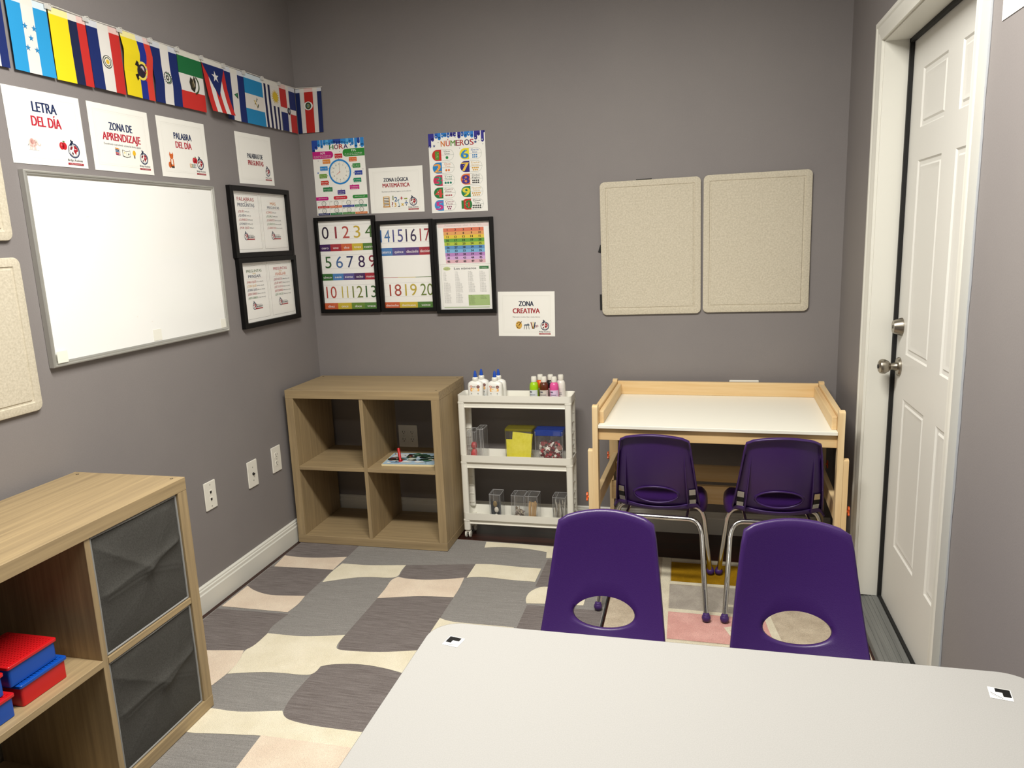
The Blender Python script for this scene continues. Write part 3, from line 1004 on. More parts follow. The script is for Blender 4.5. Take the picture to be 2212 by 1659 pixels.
def paint_bottle(label, x, y, color, lab, writing=True):
    z = 0.717 - 0.062 + 0.0042
    t = thing('paint_bottle', label, 'paint bottle', (x, y, z), R(random.uniform(-14, 14)), 'small paint bottles')
    mt = plain('paint_' + color.lstrip('#'), color, 0.28, spec=0.5)
    MB().lathe([(0.018, 0), (0.0208, 0.003), (0.0212, 0.008), (0.0212, 0.093), (0.0195, 0.107), (0.0155, 0.1145), (0.0105, 0.119)], n=28).build('bottle_body', mt, t, smooth=50)
    MB().lathe([(0.0125, 0.1185), (0.0132, 0.121), (0.013, 0.138), (0.0117, 0.143), (0.001, 0.1435)], n=22).build('flip_cap', M['white_plastic'], t)
    m = MB().use(ink(lab, 0.4))
    n = 16
    for k in range(n):
        a0, a1 = R(-150 + 120 * k / n), R(-150 + 120 * (k + 1) / n)
        m.bm.faces.new([m.bm.verts.new((0.02145 * math.cos(a), 0.02145 * math.sin(a), zz)) for a, zz in ((a0, 0.006), (a1, 0.006), (a1, 0.083), (a0, 0.083))])
    if writing:
        m.use(ink('#4a4a5c', 0.4))
        for r0, (z0, z1, f) in enumerate(((0.070, 0.077, 0.35), (0.059, 0.062, 0.75), (0.052, 0.055, 0.8), (0.044, 0.047, 0.6), (0.024, 0.031, 0.4))):
            n0 = len(m.bm.faces)
            for k in range(8):
                a0, a1 = R(-142 + 104 * f * k / 8), R(-142 + 104 * f * (k + 0.8) / 8)
                m.bm.faces.new([m.bm.verts.new((0.0216 * math.cos(a), 0.0216 * math.sin(a), zz)) for a, zz in ((a0, z0), (a1, z0), (a1, z1), (a0, z1))])
            m._mark(n0)
    m.build('label', None, t)
    return t


paint_bottle('lime green paint bottle, front left of the small group', 1.194, -0.198, '#9fce16', '#d6dbe0')
paint_bottle('brown paint bottle in the front row between green and pink', 1.241, -0.200, '#5a2810', '#cfc8be')
paint_bottle('pink paint bottle at the front right of the small group', 1.289, -0.200, '#e0569a', '#dcc6e2')
paint_bottle('orange paint bottle behind the lime green and brown ones', 1.213, -0.146, '#e8601a', '#d8d2c8')
paint_bottle('black paint bottle behind the brown and pink ones', 1.262, -0.146, '#151517', '#d8d2c8')
paint_bottle('white paint bottle at the right rear of the small group', 1.311, -0.148, '#ece8e0', '#e4e0da')


# ------------------------------------------------------------------ clear craft boxes on the lower trays
def clear_box(name, label, x0, x1, y0, y1, z, h, mat, rim, lid_at=0.72, lid=True, seam=True, rz=0.0, group='clear craft boxes'):
    cx, cy = (x0 + x1) / 2, (y0 + y1) / 2
    t = thing(name, label, 'plastic box', (cx, cy, z), rz, group)
    a, c = (x1 - x0) / 2, (y1 - y0) / 2
    m = MB()
    n0 = 0
    o = rr_pts(-a, -c, a, c, 0.004, 3)
    lo = [m.bm.verts.new((x, y, 0)) for x, y in o]
    hi = [m.bm.verts.new((x, y, h)) for x, y in o]
    n = len(o)
    for k in range(n):
        m.bm.faces.new((lo[k], lo[(k + 1) % n], hi[(k + 1) % n], hi[k]))
    m.bm.faces.new(lo[::-1])
    m.build('box_body', M[mat], t, smooth=40)
    if lid:
        l = MB().use(M[rim])
        r = 0.0011
        for q, zz in ((o, h), ):
            l.tube([(x, y, zz) for x, y in q] + [(q[0][0], q[0][1], zz)], r, 6)
        for sx in (-1, 1):
            for sy in (-1, 1):
                l.tube([(sx * (a - 0.0015), sy * (c - 0.0015), 0.001), (sx * (a - 0.0015), sy * (c - 0.0015), h)], 0.0008, 6)
        l.use(M[mat])
        f = [l.bm.verts.new((x, y, h + 0.0004)) for x, y in o]
        n0 = len(l.bm.faces)
        l.bm.faces.new(f)
        # seam where the snap lid meets the body
        xs_ = -a + 2 * a * (1 - lid_at)
        l._mark(n0)
        if seam:
            l.use(M[rim]).tube([(xs_, -c - 0.0004, 0.001), (xs_, -c - 0.0004, h), (xs_, c, h + 0.0006)], 0.0009, 6)
        l.build('snap_lid', None, t, smooth=40)
    return t


ZM = 0.424 - 0.066 + 0.0044
ZL = 0.132 - 0.058 + 0.0044
clear_box('craft_box', 'clear box holding a red stamp, left end of the middle tray', 0.862, 0.903, -0.216, -0.135, ZM, 0.172, 'clear', 'clear_edge', 0.7)
clear_box('craft_box', 'empty clear box leaning beside the red stamp box', 0.9065, 0.942, -0.214, -0.135, ZM, 0.186, 'clear', 'clear_edge', 0.45)
st = thing('stamp', 'small red stamp inside the clear box on the middle tray', 'stamp', (0.884, -0.178, ZM + 0.0004))
MB().lathe([(0.0165, 0), (0.0185, 0.004), (0.0185, 0.045), (0.017, 0.062), (0.011, 0.072), (0.008, 0.080)], n=20).build('stamp_base', plain('red_stamp', '#d23b3f', 0.35), st)
MB().lathe([(0.009, 0.079), (0.0145, 0.087), (0.0150, 0.100), (0.010, 0.110), (0.001, 0.112)], n=20).build('stamp_handle', plain('red_stamp_handle', '#b9363a', 0.35), st)

YB = clear_box('craft_box', 'yellow lidded plastic box stuffed with bright yellow sheets', 1.046, 1.176, -0.205, -0.125, ZM, 0.178, 'clear', 'clear_yellow', 0.5, seam=False, group='craft boxes with coloured lids')
MB().prism(rr_pts(-0.067, -0.043, 0.067, 0.043, 0.012, 4), 0.1785, 0.188, bev=0.002).build('box_lid', M['clear_yellow'], YB)
FOAM = noisy('yellow_foam_sheet', '#e6da1c', '#f0e640', (1, 1, 1), 60, 0.7)
s1 = MB().box(-0.048, -0.0012, 0, 0.048, 0.0012, 0.165, 0.0005).build('foam_sheet', FOAM)
s1.matrix_world = Matrix.Translation((1.115, -0.2015, ZM + 0.006)) @ Matrix.Rotation(R(6), 4, 'Y')
tag(s1, 'tilted bright yellow foam sheet with its corner at the box rim', 'foam sheet', 'yellow foam sheets')
s2 = MB().box(-0.049, -0.0012, 0, 0.049, 0.0012, 0.132, 0.0005).build('foam_sheet', FOAM)
s2.matrix_world = Matrix.Translation((1.099, -0.1975, ZM + 0.004))
tag(s2, 'lower bright yellow foam sheet, upright at the left of the box', 'foam sheet', 'yellow foam sheets')
random.seed(21)
m = MB().use(FOAM)
for k in range(26):
    c = (1.140 + random.uniform(-0.004, 0.028), -0.175 + random.uniform(-0.022, 0.03), ZM + 0.008 + random.uniform(0, 0.055))
    m.use(FOAM if k % 3 else ink('#b8860f'))
    m.box(c[0] - .006, c[1] - .001, c[2] - .006, c[0] + .006, c[1] + .001, c[2] + .006, rot=Matrix.Rotation(random.uniform(0, 3), 3, Vector((random.random(), random.random(), random.random() + .1))))
tag(m.build('foam_scraps'), 'yellow foam scraps at the bottom of the yellow box', 'foam scraps', kind='stuff')

BB = clear_box('craft_box', 'clear box with a blue lid full of red and white foam shapes', 1.190, 1.322, -0.205, -0.125, ZM, 0.176, 'clear', 'clear_edge', 0.5, seam=False, group='craft boxes with coloured lids')
MB().prism(rr_pts(-0.068, -0.042, 0.068, 0.042, 0.012, 4), 0.158, 0.186, bev=0.002).build('box_lid', M['clear_blue'], BB)
m = MB()
reds = [ink('#a3222c'), ink('#b8303a'), ink('#e6e0d8'), ink('#7d1c26'), ink('#dcd4cc'), ink('#9a6a60')]
for k in range(250):
    zz = random.uniform(0.008, 0.122)
    c = Vector((1.256 + random.uniform(-0.050, 0.050), -0.165 + random.uniform(-0.024, 0.022), ZM + zz))
    m.use(reds[k % 6])
    r = min(random.uniform(0.004, 0.0135), zz - 0.002)
    rot = Matrix.Rotation(random.uniform(-0.6, 0.6), 3, 'X') @ Matrix.Rotation(random.uniform(-0.6, 0.6), 3, 'Z') @ Matrix.Rotation(random.uniform(0, 6), 3, 'Y')
    n0 = len(m.bm.faces)
    sh = random.choice([4, 5, 10, 14])
    pts = [(r * (1 if (q % 2 == 0 or sh > 10) else 0.5) * math.cos(2 * PI * q / sh), 0, r * (1 if (q % 2 == 0 or sh > 10) else 0.5) * math.sin(2 * PI * q / sh)) for q in range(sh)]
    fa = [m.bm.verts.new(c + rot @ Vector(p)) for p in pts]
    fb = [m.bm.verts.new(c + rot @ Vector((p[0], 0.0016, p[2]))) for p in pts]
    m.bm.faces.new(fa)
    m.bm.faces.new(fb[::-1])
    for q in range(sh):
        m.bm.faces.new((fa[q], fa[(q + 1) % sh], fb[(q + 1) % sh], fb[q]))
    m._mark(n0)
tag(m.build('foam_shapes', smooth=0), 'heap of red and white foam shapes inside the blue lidded box', 'foam shapes', kind='stuff')

# lower tray
clear_box('craft_box', 'clear box with pale shells against a dark card on the bottom tray', 0.957, 1.013, -0.218, -0.14, ZL, 0.146, 'clear', 'clear_edge', 0.9)
cd = MB().box(0.9605, -0.1995, ZL + 0.001, 1.0095, -0.196, ZL + 0.105, 0.0003).build('dark_card', plain('dark_card', '#15202a', 0.6))
tag(cd, 'dark card standing inside the clear shell box', 'card')
SH = [noisy('shell_white', '#d8d2c4', '#eee9de', (1, 1, 1), 120, 0.5), noisy('shell_brown', '#6f5a32', '#a08754', (1, 1, 1), 120, 0.5)]
for nm, q, sz, mt in (('round white shell lowest in the dark backed box', (0.976, -0.208, 0.030), (0.0085, 0.005, 0.0075), 0), ('second white shell right of the lowest one', (0.9885, -0.208, 0.036), (0.006, 0.005, 0.006), 0),
                      ('large oval white shell in the middle of the dark backed box', (0.990, -0.208, 0.060), (0.0095, 0.005, 0.013), 0), ('brown shell above the white ones', (0.984, -0.208, 0.086), (0.009, 0.006, 0.014), 1)):
    o = MB().lathe([(0.001, -1), (0.5, -0.86), (0.86, -0.5), (1, 0), (0.86, 0.5), (0.5, 0.86), (0.001, 1)], n=14).build('shell', SH[mt], smooth=70)
    o.scale = (sz[0] * 1.15, sz[1], sz[2] * 1.15)
    o.location = (q[0], q[1], ZL + q[2] * 1.12)
    tag(o, nm, 'shell', 'shells in the clear box')
clear_box('craft_box', 'clear box of broken shells, left of the stick box', 1.066, 1.130, -0.218, -0.14, ZL, 0.146, 'clear', 'clear_edge', 0.72)
m = MB()
for k in range(110):
    c = Vector((1.098 + random.uniform(-0.020, 0.020), -0.18 + random.uniform(-0.024, 0.024), ZL + random.uniform(0.0125, 0.040 + 0.03 * random.random())))
    m.use(ink(random.choice(['#b7ab98', '#8d7f6c', '#cfc6b6', '#9c8a8a', '#6f6455'])))
    m.box(c.x - .008, c.y - .0012, c.z - .006, c.x + .008, c.y + .0012, c.z + .006, rot=Matrix.Rotation(random.uniform(0, 6), 3, Vector((random.random() - .5, random.random() - .5, random.random() - .5)).normalized()))
tag(m.build('shell_pieces', smooth=0), 'broken shell pieces at the bottom of a clear box', 'shell pieces', kind='stuff')
clear_box('craft_box', 'clear box of wooden craft sticks on the bottom tray', 1.1335, 1.196, -0.218, -0.14, ZL, 0.146, 'clear', 'clear_edge', 0.72)
STK = grain('craft_stick_wood', '#c9a06a', '#e0bd88', 2, 60, 5, 0.6)
stick = None
spots = [(1.150, -0.203, 2), (1.1565, -0.2, -5), (1.163, -0.206, 4), (1.1695, -0.2, -2), (1.176, -0.205, 6), (1.153, -0.19, -3), (1.168, -0.188, 3), (1.178, -0.186, -4)]
for k, (x, y, a) in enumerate(spots):
    if stick is None:
        stick = MB().prism(rr_pts(-0.0045, 0.0, 0.0045, 0.106, 0.0044, 4), -0.0009, 0.0009, 'xz').build('craft_stick', STK)
        o = stick
    else:
        o = stick.copy()
        COL.objects.link(o)
    o.location = (x, y, ZL + 0.004)
    o.rotation_euler = (R(a * 0.7), R(a), R(12 * a))
    tag(o, 'flat wooden craft stick standing in its clear box on the bottom tray', 'craft stick', 'wooden craft sticks')
clear_box('craft_box', 'clear box of twigs behind the right front cart post', 1.268, 1.330, -0.218, -0.14, ZL, 0.146, 'clear', 'clear_edge', 0.7)
m = MB()
for k in range(60):
    x, y = 1.299 + random.uniform(-0.024, 0.024), -0.18 + random.uniform(-0.03, 0.03)
    m.use(ink(random.choice(['#cfc8ba', '#a39886', '#5a5148', '#e0dace'])))
    m.tube([(x, y, ZL + 0.004), (x + random.uniform(-.006, .006), y + random.uniform(-.005, .005), ZL + random.uniform(0.07, 0.118))], random.uniform(0.0008, 0.0017), 5)
tag(m.build('twigs', smooth=0), 'pale thin twigs in the rightmost clear box', 'twigs', kind='stuff')


# ================================================================== SIGNS ON THE WALLS
def logo(A, x, y, s, text_right=False):
    """globe with a crescent rim and a mortarboard-like flag on top, academy name and red bar below (or to the right)"""
    L0 = A.layer
    A.ring(x, y, 0.40 * s, 0.475 * s, NAVY, 30, -150, 95)
    A.ring(x, y, 0.43 * s, 0.475 * s, NAVY, 24, 95, 210)
    A.up().ring(x + 0.0 * s, y, 0.355 * s, 0.372 * s, NAVY, 30)
    A.up().poly([(x + .02 * s, y + .30 * s), (x + .16 * s, y + .31 * s), (x + .30 * s, y + .16 * s), (x + .32 * s, y - .02 * s), (x + .2 * s, y - .06 * s), (x + .14 * s, y - .27 * s), (x + .04 * s, y - .12 * s), (x - .04 * s, y + .0 * s), (x + .06 * s, y + .1 * s)], CRIM)
    A.poly([(x - .26 * s, y + .20 * s), (x - .14 * s, y + .28 * s), (x - .06 * s, y + .24 * s), (x - .13 * s, y + .10 * s), (x - .24 * s, y + .02 * s), (x - .31 * s, y + .08 * s)], '#7c2633')
    A.poly([(x - .16 * s, y - .08 * s), (x - .06 * s, y - .14 * s), (x - .10 * s, y - .29 * s), (x - .2 * s, y - .18 * s)], '#5c2a36')
    A.poly([(x - .24 * s, y + .30 * s), (x - .08 * s, y + .38 * s), (x - .10 * s, y + .50 * s), (x + .00 * s, y + .47 * s), (x + .02 * s, y + .62 * s), (x - .08 * s, y + .60 * s), (x - .12 * s, y + .70 * s), (x - .20 * s, y + .66 * s), (x - .17 * s, y + .50 * s), (x - .28 * s, y + .42 * s)], '#16233f')
    A.up().ell(x + .14 * s, y + .08 * s, .07 * s, .03 * s, '#e9d9d6', 10)
    if text_right:
        A.text('Bridge Academy', x + .36 * s, y + .10 * s, .13 * s, '#2a2f3d', 'l', 1.25 * s, res=1)
        A.text('CINCINNATI', x + .30 * s, y - .20 * s, .23 * s, '#1d2333', 'l', 1.55 * s, bold=0.012, res=1)
        A.rect(x + .10 * s, y - .42 * s, x + 1.85 * s, y - .29 * s, CRIM)
    else:
        A.text('Bridge Academy', x, y - .68 * s, .15 * s, '#2a2f3d', 'c', 1.22 * s, res=1, bold=0.004)
        A.rect(x - .64 * s, y - .92 * s, x + .64 * s, y - .79 * s, CRIM)
        A.up().text('CINCINNATI', x, y - .895 * s, .075 * s, '#e8c9cc', 'c', 1.0 * s, res=1)
    A.layer = L0
    return A


def apple(A, x, y, s):
    A.ell(x - .17 * s, y, .30 * s, .36 * s, '#c0222c').ell(x + .17 * s, y, .30 * s, .36 * s, '#c0222c').up()
    A.ell(x - .2 * s, y + .1 * s, .09 * s, .13 * s, '#e2656a', 12)
    A.poly([(x, y + .3 * s), (x + .04 * s, y + .3 * s), (x + .05 * s, y + .5 * s), (x, y + .5 * s)], '#5b3a1e')
    A.ell(x + .14 * s, y + .44 * s, .13 * s, .06 * s, '#4c8a3a', 10)
    A.layer -= 1


SW, SHT = 0.2794, 0.2159


def sheet_sign(name, label, mat, lines, sub=None, pics=None, logo_at=(0.098, -0.052, 0.040), w=SW, h=SHT, group='paper wall signs'):
    A = Art()
    A.box_line(-w * .42, -h * .41, w * .42, h * .41, 0.0007, '#dcdad2')
    A.box_line(-w * .395, -h * .385, w * .395, h * .385, 0.0004, '#e2e0d9')
    for s, y, hh, ww, c in lines:
        A.up().text(s, 0.0, y, hh, c, 'c', ww, bold=0.034)
    if sub:
        A.text(sub[0], 0, sub[1], sub[2], '#53535a', 'c', sub[3], res=1)
    if pics:
        pics(A)
    if logo_at:
        logo(A, *logo_at)
    o = A.build(name, base=(-w / 2, -h / 2, w / 2, h / 2, 0.0006, M['paper']))
    o.matrix_world = mat
    return tag(o, label, 'sign', group)


def pics_letra(A):
    A.at(-0.062, -0.046, 0.64)
    x, y = 0.0, 0.0
    P_, PD = '#f0c8c0', '#e2a6a0'
    A.ell(x - .002, y, .021, .019, P_).ell(x + .017, y + .003, .012, .014, P_)
    for dx in (-.016, -.007, .006, .012):
        A.rect(x + dx - .0035, y - .031, x + dx + .0035, y - .010, P_)
    A.line([(x + .026, y), (x + .032, y - .008), (x + .038, y - .010), (x + .043, y - .006), (x + .042, y)], .0055, P_)
    A.up().ell(x - .004, y + .006, .011, .015, PD).ell(x - .003, y + .006, .008, .012, '#f5c0b6')
    A.ell(x + .020, y + .005, .0017, .0022, '#2b2b2b', 10)
    A.line([(x - .023, y - .006), (x - .029, y - .014)], .002, '#4b4b4b')
    A.rect(x - .030, y - .0325, x + .03, y - .0312, '#c9c9cc')
    A.layer -= 1
    A.at()
    apple(A, 0.050, -0.045, 0.031)


def pics_zona_ap(A):
    A.at(-0.024, -0.042, 0.66)
    x, y = 0.0, 0.0
    for k, c in enumerate(('#8c2a52', '#c13b3b', '#2c5f93', '#1f3d6b', '#d98a2c')):
        A.poly([(x - .022, y - .014 + k * .0075), (x + .012, y - .018 + k * .0075), (x + .012, y - .0125 + k * .0075), (x - .022, y - .0085 + k * .0075)], c)
        A.up().poly([(x + .002, y - .0163 + k * .0075), (x + .012, y - .0173 + k * .0075), (x + .012, y - .0135 + k * .0075), (x + .002, y - .0125 + k * .0075)], '#f2ede0')
        A.layer -= 1
    A.at(0.012, -0.045, 0.72)
    x = 0.0
    A.poly([(x - .026, y - .012), (x, y - .018), (x + .026, y - .012), (x + .026, y + .018), (x, y + .012), (x - .026, y + .018)], '#3c3a38').up()
    A.poly([(x - .024, y - .009), (x - .0005, y - .0155), (x - .0005, y + .0095), (x - .024, y + .0155)], '#f3efe2').poly([(x + .024, y - .009), (x + .0005, y - .0155), (x + .0005, y + .0095), (x + .024, y + .0155)], '#f3efe2').up()
    A.star(x - .012, y + .004, .006, '#d9c26a').poly([(x + .008, y - .005), (x + .018, y - .003), (x + .014, y + .007)], '#33373c')
    A.layer -= 2
    A.at(0.050, -0.044, 0.8)
    x = 0.0
    A.ell(x, y + .006, .0095, .0115, '#e8b92f').rect(x - .004, y - .012, x + .004, y - .004, '#8a7a5a').rect(x - .003, y - .016, x + .003, y - .012, '#3d3d3d')
    A.at()


def pics_palabra(A):
    A.at(-0.080, -0.045, 0.85)
    x, y = 0.0, 0.0
    A.poly([(x - .013, y + .022), (x - .008, y + .034), (x - .003, y + .025), (x + .005, y + .025), (x + .010, y + .034), (x + .014, y + .022), (x + .011, y + .008), (x + .001, y + .001), (x - .009, y + .008)], '#d5692f')
    A.poly([(x - .010, y + .004), (x + .012, y + .004), (x + .014, y - .030), (x - .012, y - .030)], '#d5692f')
    A.ell(x - .014, y - .022, .010, .013, '#d5692f').up()
    A.poly([(x - .004, y + .003), (x + .006, y + .003), (x + .007, y - .02), (x - .005, y - .02)], '#f2ece0').rect(x - .006, y - .034, x + .013, y - .027, '#35312e')
    A.ell(x - .004, y + .017, .0015, .002, '#222222', 8).ell(x + .007, y + .017, .0015, .002, '#222222', 8)
    A.layer -= 1
    A.at()
    apple(A, 0.058, -0.038, 0.030)
    for k, (c, ch) in enumerate((('#c77a2a', 'C'), ('#2c7d6b', 'A'), ('#3a6ea5', 'T'))):
        A.at(0.030 + k * 0.0125, -0.0585, 0.72)
        x = 0.0
        A.up().rect(x - .008, -0.0095, x + .008, 0.0095, c).up().rect(x - .006, -.0075, x + .006, .0075, '#efe6d2').up().text(ch, x, -.005, .010, c, 'c', bold=.02)
        A.layer -= 3
    A.at()


def pics_logica(A):
    x, y = -0.055, -0.055
    for dx in (-.017, .013):
        A.rect(x + dx, y - .022, x + dx + .004, y + .025, '#c99a4a')
    A.rect(x - .019, y - .026, x + .019, y - .021, '#c58a3c')
    for k, c in enumerate(('#5a3a22', '#b08a3a', '#4a3a2a', '#8a6a3a', '#3b2f2a', '#d7a440')):
        A.rect(x - .013, y - .016 + k * .0075, x + .013, y - .0125 + k * .0075, c)
    A.text('1', -.020, -.048, .022, '#6b7a2f', 'c', bold=.03).text('2', -.006, -.055, .022, '#2f5f96', 'c', bold=.03)
    A.up().text('?', -.024, -.078, .022, '#8a2430', 'c', bold=.03).text('3', -.010, -.080, .020, '#d9a733', 'c', bold=.03)
    A.line([(.006, -.048), (.009, -.062), (.012, -.076)], .004, '#9fc0cf').line([(.002, -.050), (.012, -.047)], .004, '#4b6f8a').rect(.004, -.081, .014, -.077, '#3a3d44')
    A.text('+', .024, -.050, .020, '#b3303a', 'c', bold=.05).text('x', .028, -.076, .018, '#d9b23a', 'c', bold=.05)
    A.rect(.038, -.046, .054, -.040, '#8a9a3a').rect(.040, -.066, .056, -.061, '#2f5a9a').ell(.048, -.055, .003, .003, '#2a3f6a', 10).ell(.048, -.073, .003, .003, '#2a3f6a', 10)
    A.layer -= 1


def pics_creativa(A):
    x, y = -0.038, -0.054
    A.ell(x, y, .0155, .019, '#dcae52').up()
    for dx, dy, c in ((-.008, .009, '#4a3b22'), (-.002, .013, '#6b5a2a'), (.005, .012, '#3c3428'), (-.010, -.004, '#3d5a2a'), (-.006, -.011, '#3a2f26'), (.001, -.014, '#8a6a3a')):
        A.ell(x + dx, y + dy, .0026, .0026, c, 10)
    A.line([(x - .001, y - .003), (x + .014, y + .018)], .003, '#3a211c')
    x = .001
    A.poly([(x - .015, y - .002), (x + .014, y - .002), (x + .012, y + .005), (x - .010, y + .004)], '#5f6b78').poly([(x + .003, y + .004), (x + .010, y + .004), (x + .007, y + .010)], '#33435a')
    for dx in (-.013, -.001, .012):
        A.line([(x + dx * .7, y - .002), (x + dx, y - .020)], .0022, '#55585c')
    x = .033
    A.line([(x - .011, y + .015), (x - .002, y - .018)], .005, '#8a4a22').line([(x - .001, y + .016), (x + .001, y - .016)], .0035, '#d9b84a').line([(x + .010, y + .015), (x + .003, y - .018)], .005, '#2b3a55')
    A.ring(x + .013, y - .006, .003, .005, '#9a4a5a', 14).ring(x + .020, y - .004, .003, .005, '#9a4a5a', 14)
    A.layer -= 1


sheet_sign('paper_sign', 'white sign reading LETRA DEL DÍA, leftmost above the whiteboard', on_left(-1.534, 1.8135, 0.0016, 0.013),
           [('LETRA', 0.046, 0.030, 0.088, NAVY), ('DEL DÍA', 0.0045, 0.030, 0.108, RED)], None, pics_letra, (0.090, -0.056, 0.048))
sheet_sign('paper_sign', 'white sign reading ZONA DE APRENDIZAJE above the middle of the whiteboard', on_left(-1.2245, 1.8155, 0.0016, 0.004),
           [('ZONA DE', 0.028, 0.026, 0.106, NAVY), ('APRENDIZAJE', -0.006, 0.026, 0.176, RED)], ('Descubriendo y aprendiendo a través del idioma español', -0.0215, 0.0072, 0.172), pics_zona_ap, (0.096, -0.054, 0.042))
sheet_sign('paper_sign', 'white sign reading PALABRA DEL DÍA with a small fox, right end above the whiteboard', on_left(-0.900, 1.8175, 0.0016, 0.011),
           [('PALABRA', 0.034, 0.0245, 0.102, NAVY), ('DEL DÍA', 0.002, 0.0245, 0.092, RED)], None, pics_palabra, (0.089, -0.050, 0.044))
sheet_sign('paper_sign', 'white sign reading PALABRAS DE PREGUNTAS above the small black frames', on_left(-0.413, 1.8215, 0.0016, 0.016),
           [('PALABRAS DE', 0.0035, 0.0215, 0.120, '#2b3348'), ('PREGUNTAS', -0.026, 0.0215, 0.120, CRIM)], None, None, (0.092, -0.050, 0.040))
sheet_sign('paper_sign', 'white sign reading ZONA LÓGICA MATEMÁTICA between the two colourful posters', on_back(0.4975, 1.6855, 0.0016, -0.008),
           [('ZONA LÓGICA', 0.040, 0.0185, 0.128, '#1a2440'), ('MATEMÁTICA', 0.0135, 0.0195, 0.140, CRIM)], ('Resolvemos problemas y jugamos con los números', -0.0095, 0.0062, 0.152), pics_logica, (0.084, -0.058, 0.042))
sheet_sign('paper_sign', 'white sign reading ZONA CREATIVA low on the wall above the cart', on_back(1.1245, 1.0715, 0.0016, -0.014),
           [('ZONA', 0.0385, 0.0245, 0.072, '#1a2440'), ('CREATIVA', 0.004, 0.0245, 0.132, CRIM)], ('Expresamos nuestras ideas a través del arte', -0.0165, 0.0062, 0.134), pics_creativa, (0.090, -0.058, 0.044))
sheet_sign('paper_sign', 'white paper sheet cut off by the top right corner, beyond the door', on_right(-1.795, 1.943, 0.0016, 0.0), [], None, None, None)


# ------------------------------------------------------------------ flags on a cord
NB, SKY, WH, MR, YL = '#1a2a66', '#2a94cf', '#dddad6', '#c02f2c', '#ecd21f'


def seal(A, x, y, r, kind):
    if kind == 'paraguay':
        A.ell(x, y, r, r * .98, '#3a3f3c').up().ell(x, y, r * .86, r * .85, '#e4e0d4').up().ring(x, y, r * .56, r * .7, '#33412f', 16).ell(x, y, r * .36, r * .36, '#d8b23a', 12)
        A.layer -= 2
    elif kind == 'ecuador':
        B = '#20191a'
        A.poly([(x - r * .2, y + r * .7), (x - r * .8, y + r * 1.0), (x - r * 1.05, y + r * .5), (x - r * .55, y + r * .35)], B)
        A.poly([(x - r * .3, y - r * .75), (x - r * .7, y - r * 1.2), (x - r * 1.0, y - r * .55), (x - r * .6, y - r * .4)], B)
        A.ell(x + r * .12, y + .05 * r, r * .78, r * .9, '#2a2230').up().ring(x + .1 * r, y, r * .72, r * .98, '#e3d35a', 20, -130, 130, 1.05)
        A.up().ell(x + r * .1, y, r * .42, r * .55, '#c8b8c0').up().ell(x + r * .05, y - .1 * r, r * .2, r * .3, '#6a4a5a', 12)
        for k in range(5):
            A.ell(x + r * (.75 + .1 * (k % 2)), y + r * (-.9 + .42 * k), r * .13, r * .13, '#b7aab8' if k % 2 else '#a0303c', 8)
        A.layer -= 3
    elif kind == 'salvador':
        for k in range(16):
            a = 2 * PI * k / 16
            A.ell(x + r * .86 * math.cos(a), y + r * .9 * math.sin(a), r * .13, r * .13, '#30382e', 8)
        A.ring(x, y, r * .58, r * .74, '#2c5a36', 18, -110, 110, 1.05).up().ell(x - .1 * r, y, r * .4, r * .45, '#3a4038').up().star(x - .1 * r, y, r * .28, '#cfd0c4')
        A.layer -= 2
    elif kind == 'mexico':
        A.poly([(x - .7 * r, y + .15 * r), (x - .45 * r, y + .75 * r), (x - .05 * r, y + .45 * r), (x + .2 * r, y + 1.0 * r), (x + .42 * r, y + .4 * r), (x + .3 * r, y - .3 * r), (x, y - .85 * r), (x - .5 * r, y - .6 * r)], '#2e2a20')
        A.ring(x, y, r * .8, r * .98, '#3c4a2c', 18, -80, 60, 1.1).up().poly([(x - .3 * r, y + .2 * r), (x, y + .35 * r), (x + .1 * r, y - .3 * r), (x - .25 * r, y - .4 * r)], '#5d523a').line([(x - .1 * r, y + .6 * r), (x + .15 * r, y - .2 * r)], .12 * r, '#a89c84')
        A.layer -= 1
    elif kind == 'guatemala':
        A.ring(x, y, r * .7, r * .95, '#1e2e22', 18, 40, 200, 1.1).ring(x, y, r * .7, r * .95, '#1e2e22', 16, 215, 350, 1.1).up().line([(x - .5 * r, y - .6 * r), (x + .45 * r, y + .5 * r)], .16 * r, '#33372c').line([(x + .5 * r, y - .6 * r), (x - .45 * r, y + .4 * r)], .16 * r, '#b59a3a')
        A.ell(x, y + .2 * r, r * .22, r * .3, '#d8cba0', 10)
        A.layer -= 1
    elif kind == 'dominican':
        A.ell(x, y, r, r * 1.15, '#283038').up().ell(x, y + .05 * r, r * .5, r * .6, '#8a95a5', 12).ell(x, y - .6 * r, r * .4, r * .18, '#7a2a30', 10)
        A.layer -= 1
    elif kind == 'costarica':
        A.ell(x, y, r * 1.25, r, '#e2ded8').up().ell(x, y, r * .82, r * .82, '#27402f').up().ell(x, y, r * .42, r * .5, '#8a8a5a', 12).ell(x - .1 * r, y, r * .2, r * .25, '#2f6a8a', 10)
        A.layer -= 2


FW, FH = 0.1430, 0.2100


def strip(A, u0, v0, u1, v1, c, n=14):
    for k in range(n):
        A.rect(u0, v0 + (v1 - v0) * k / n, u1, v0 + (v1 - v0) * (k + 1) / n, c)


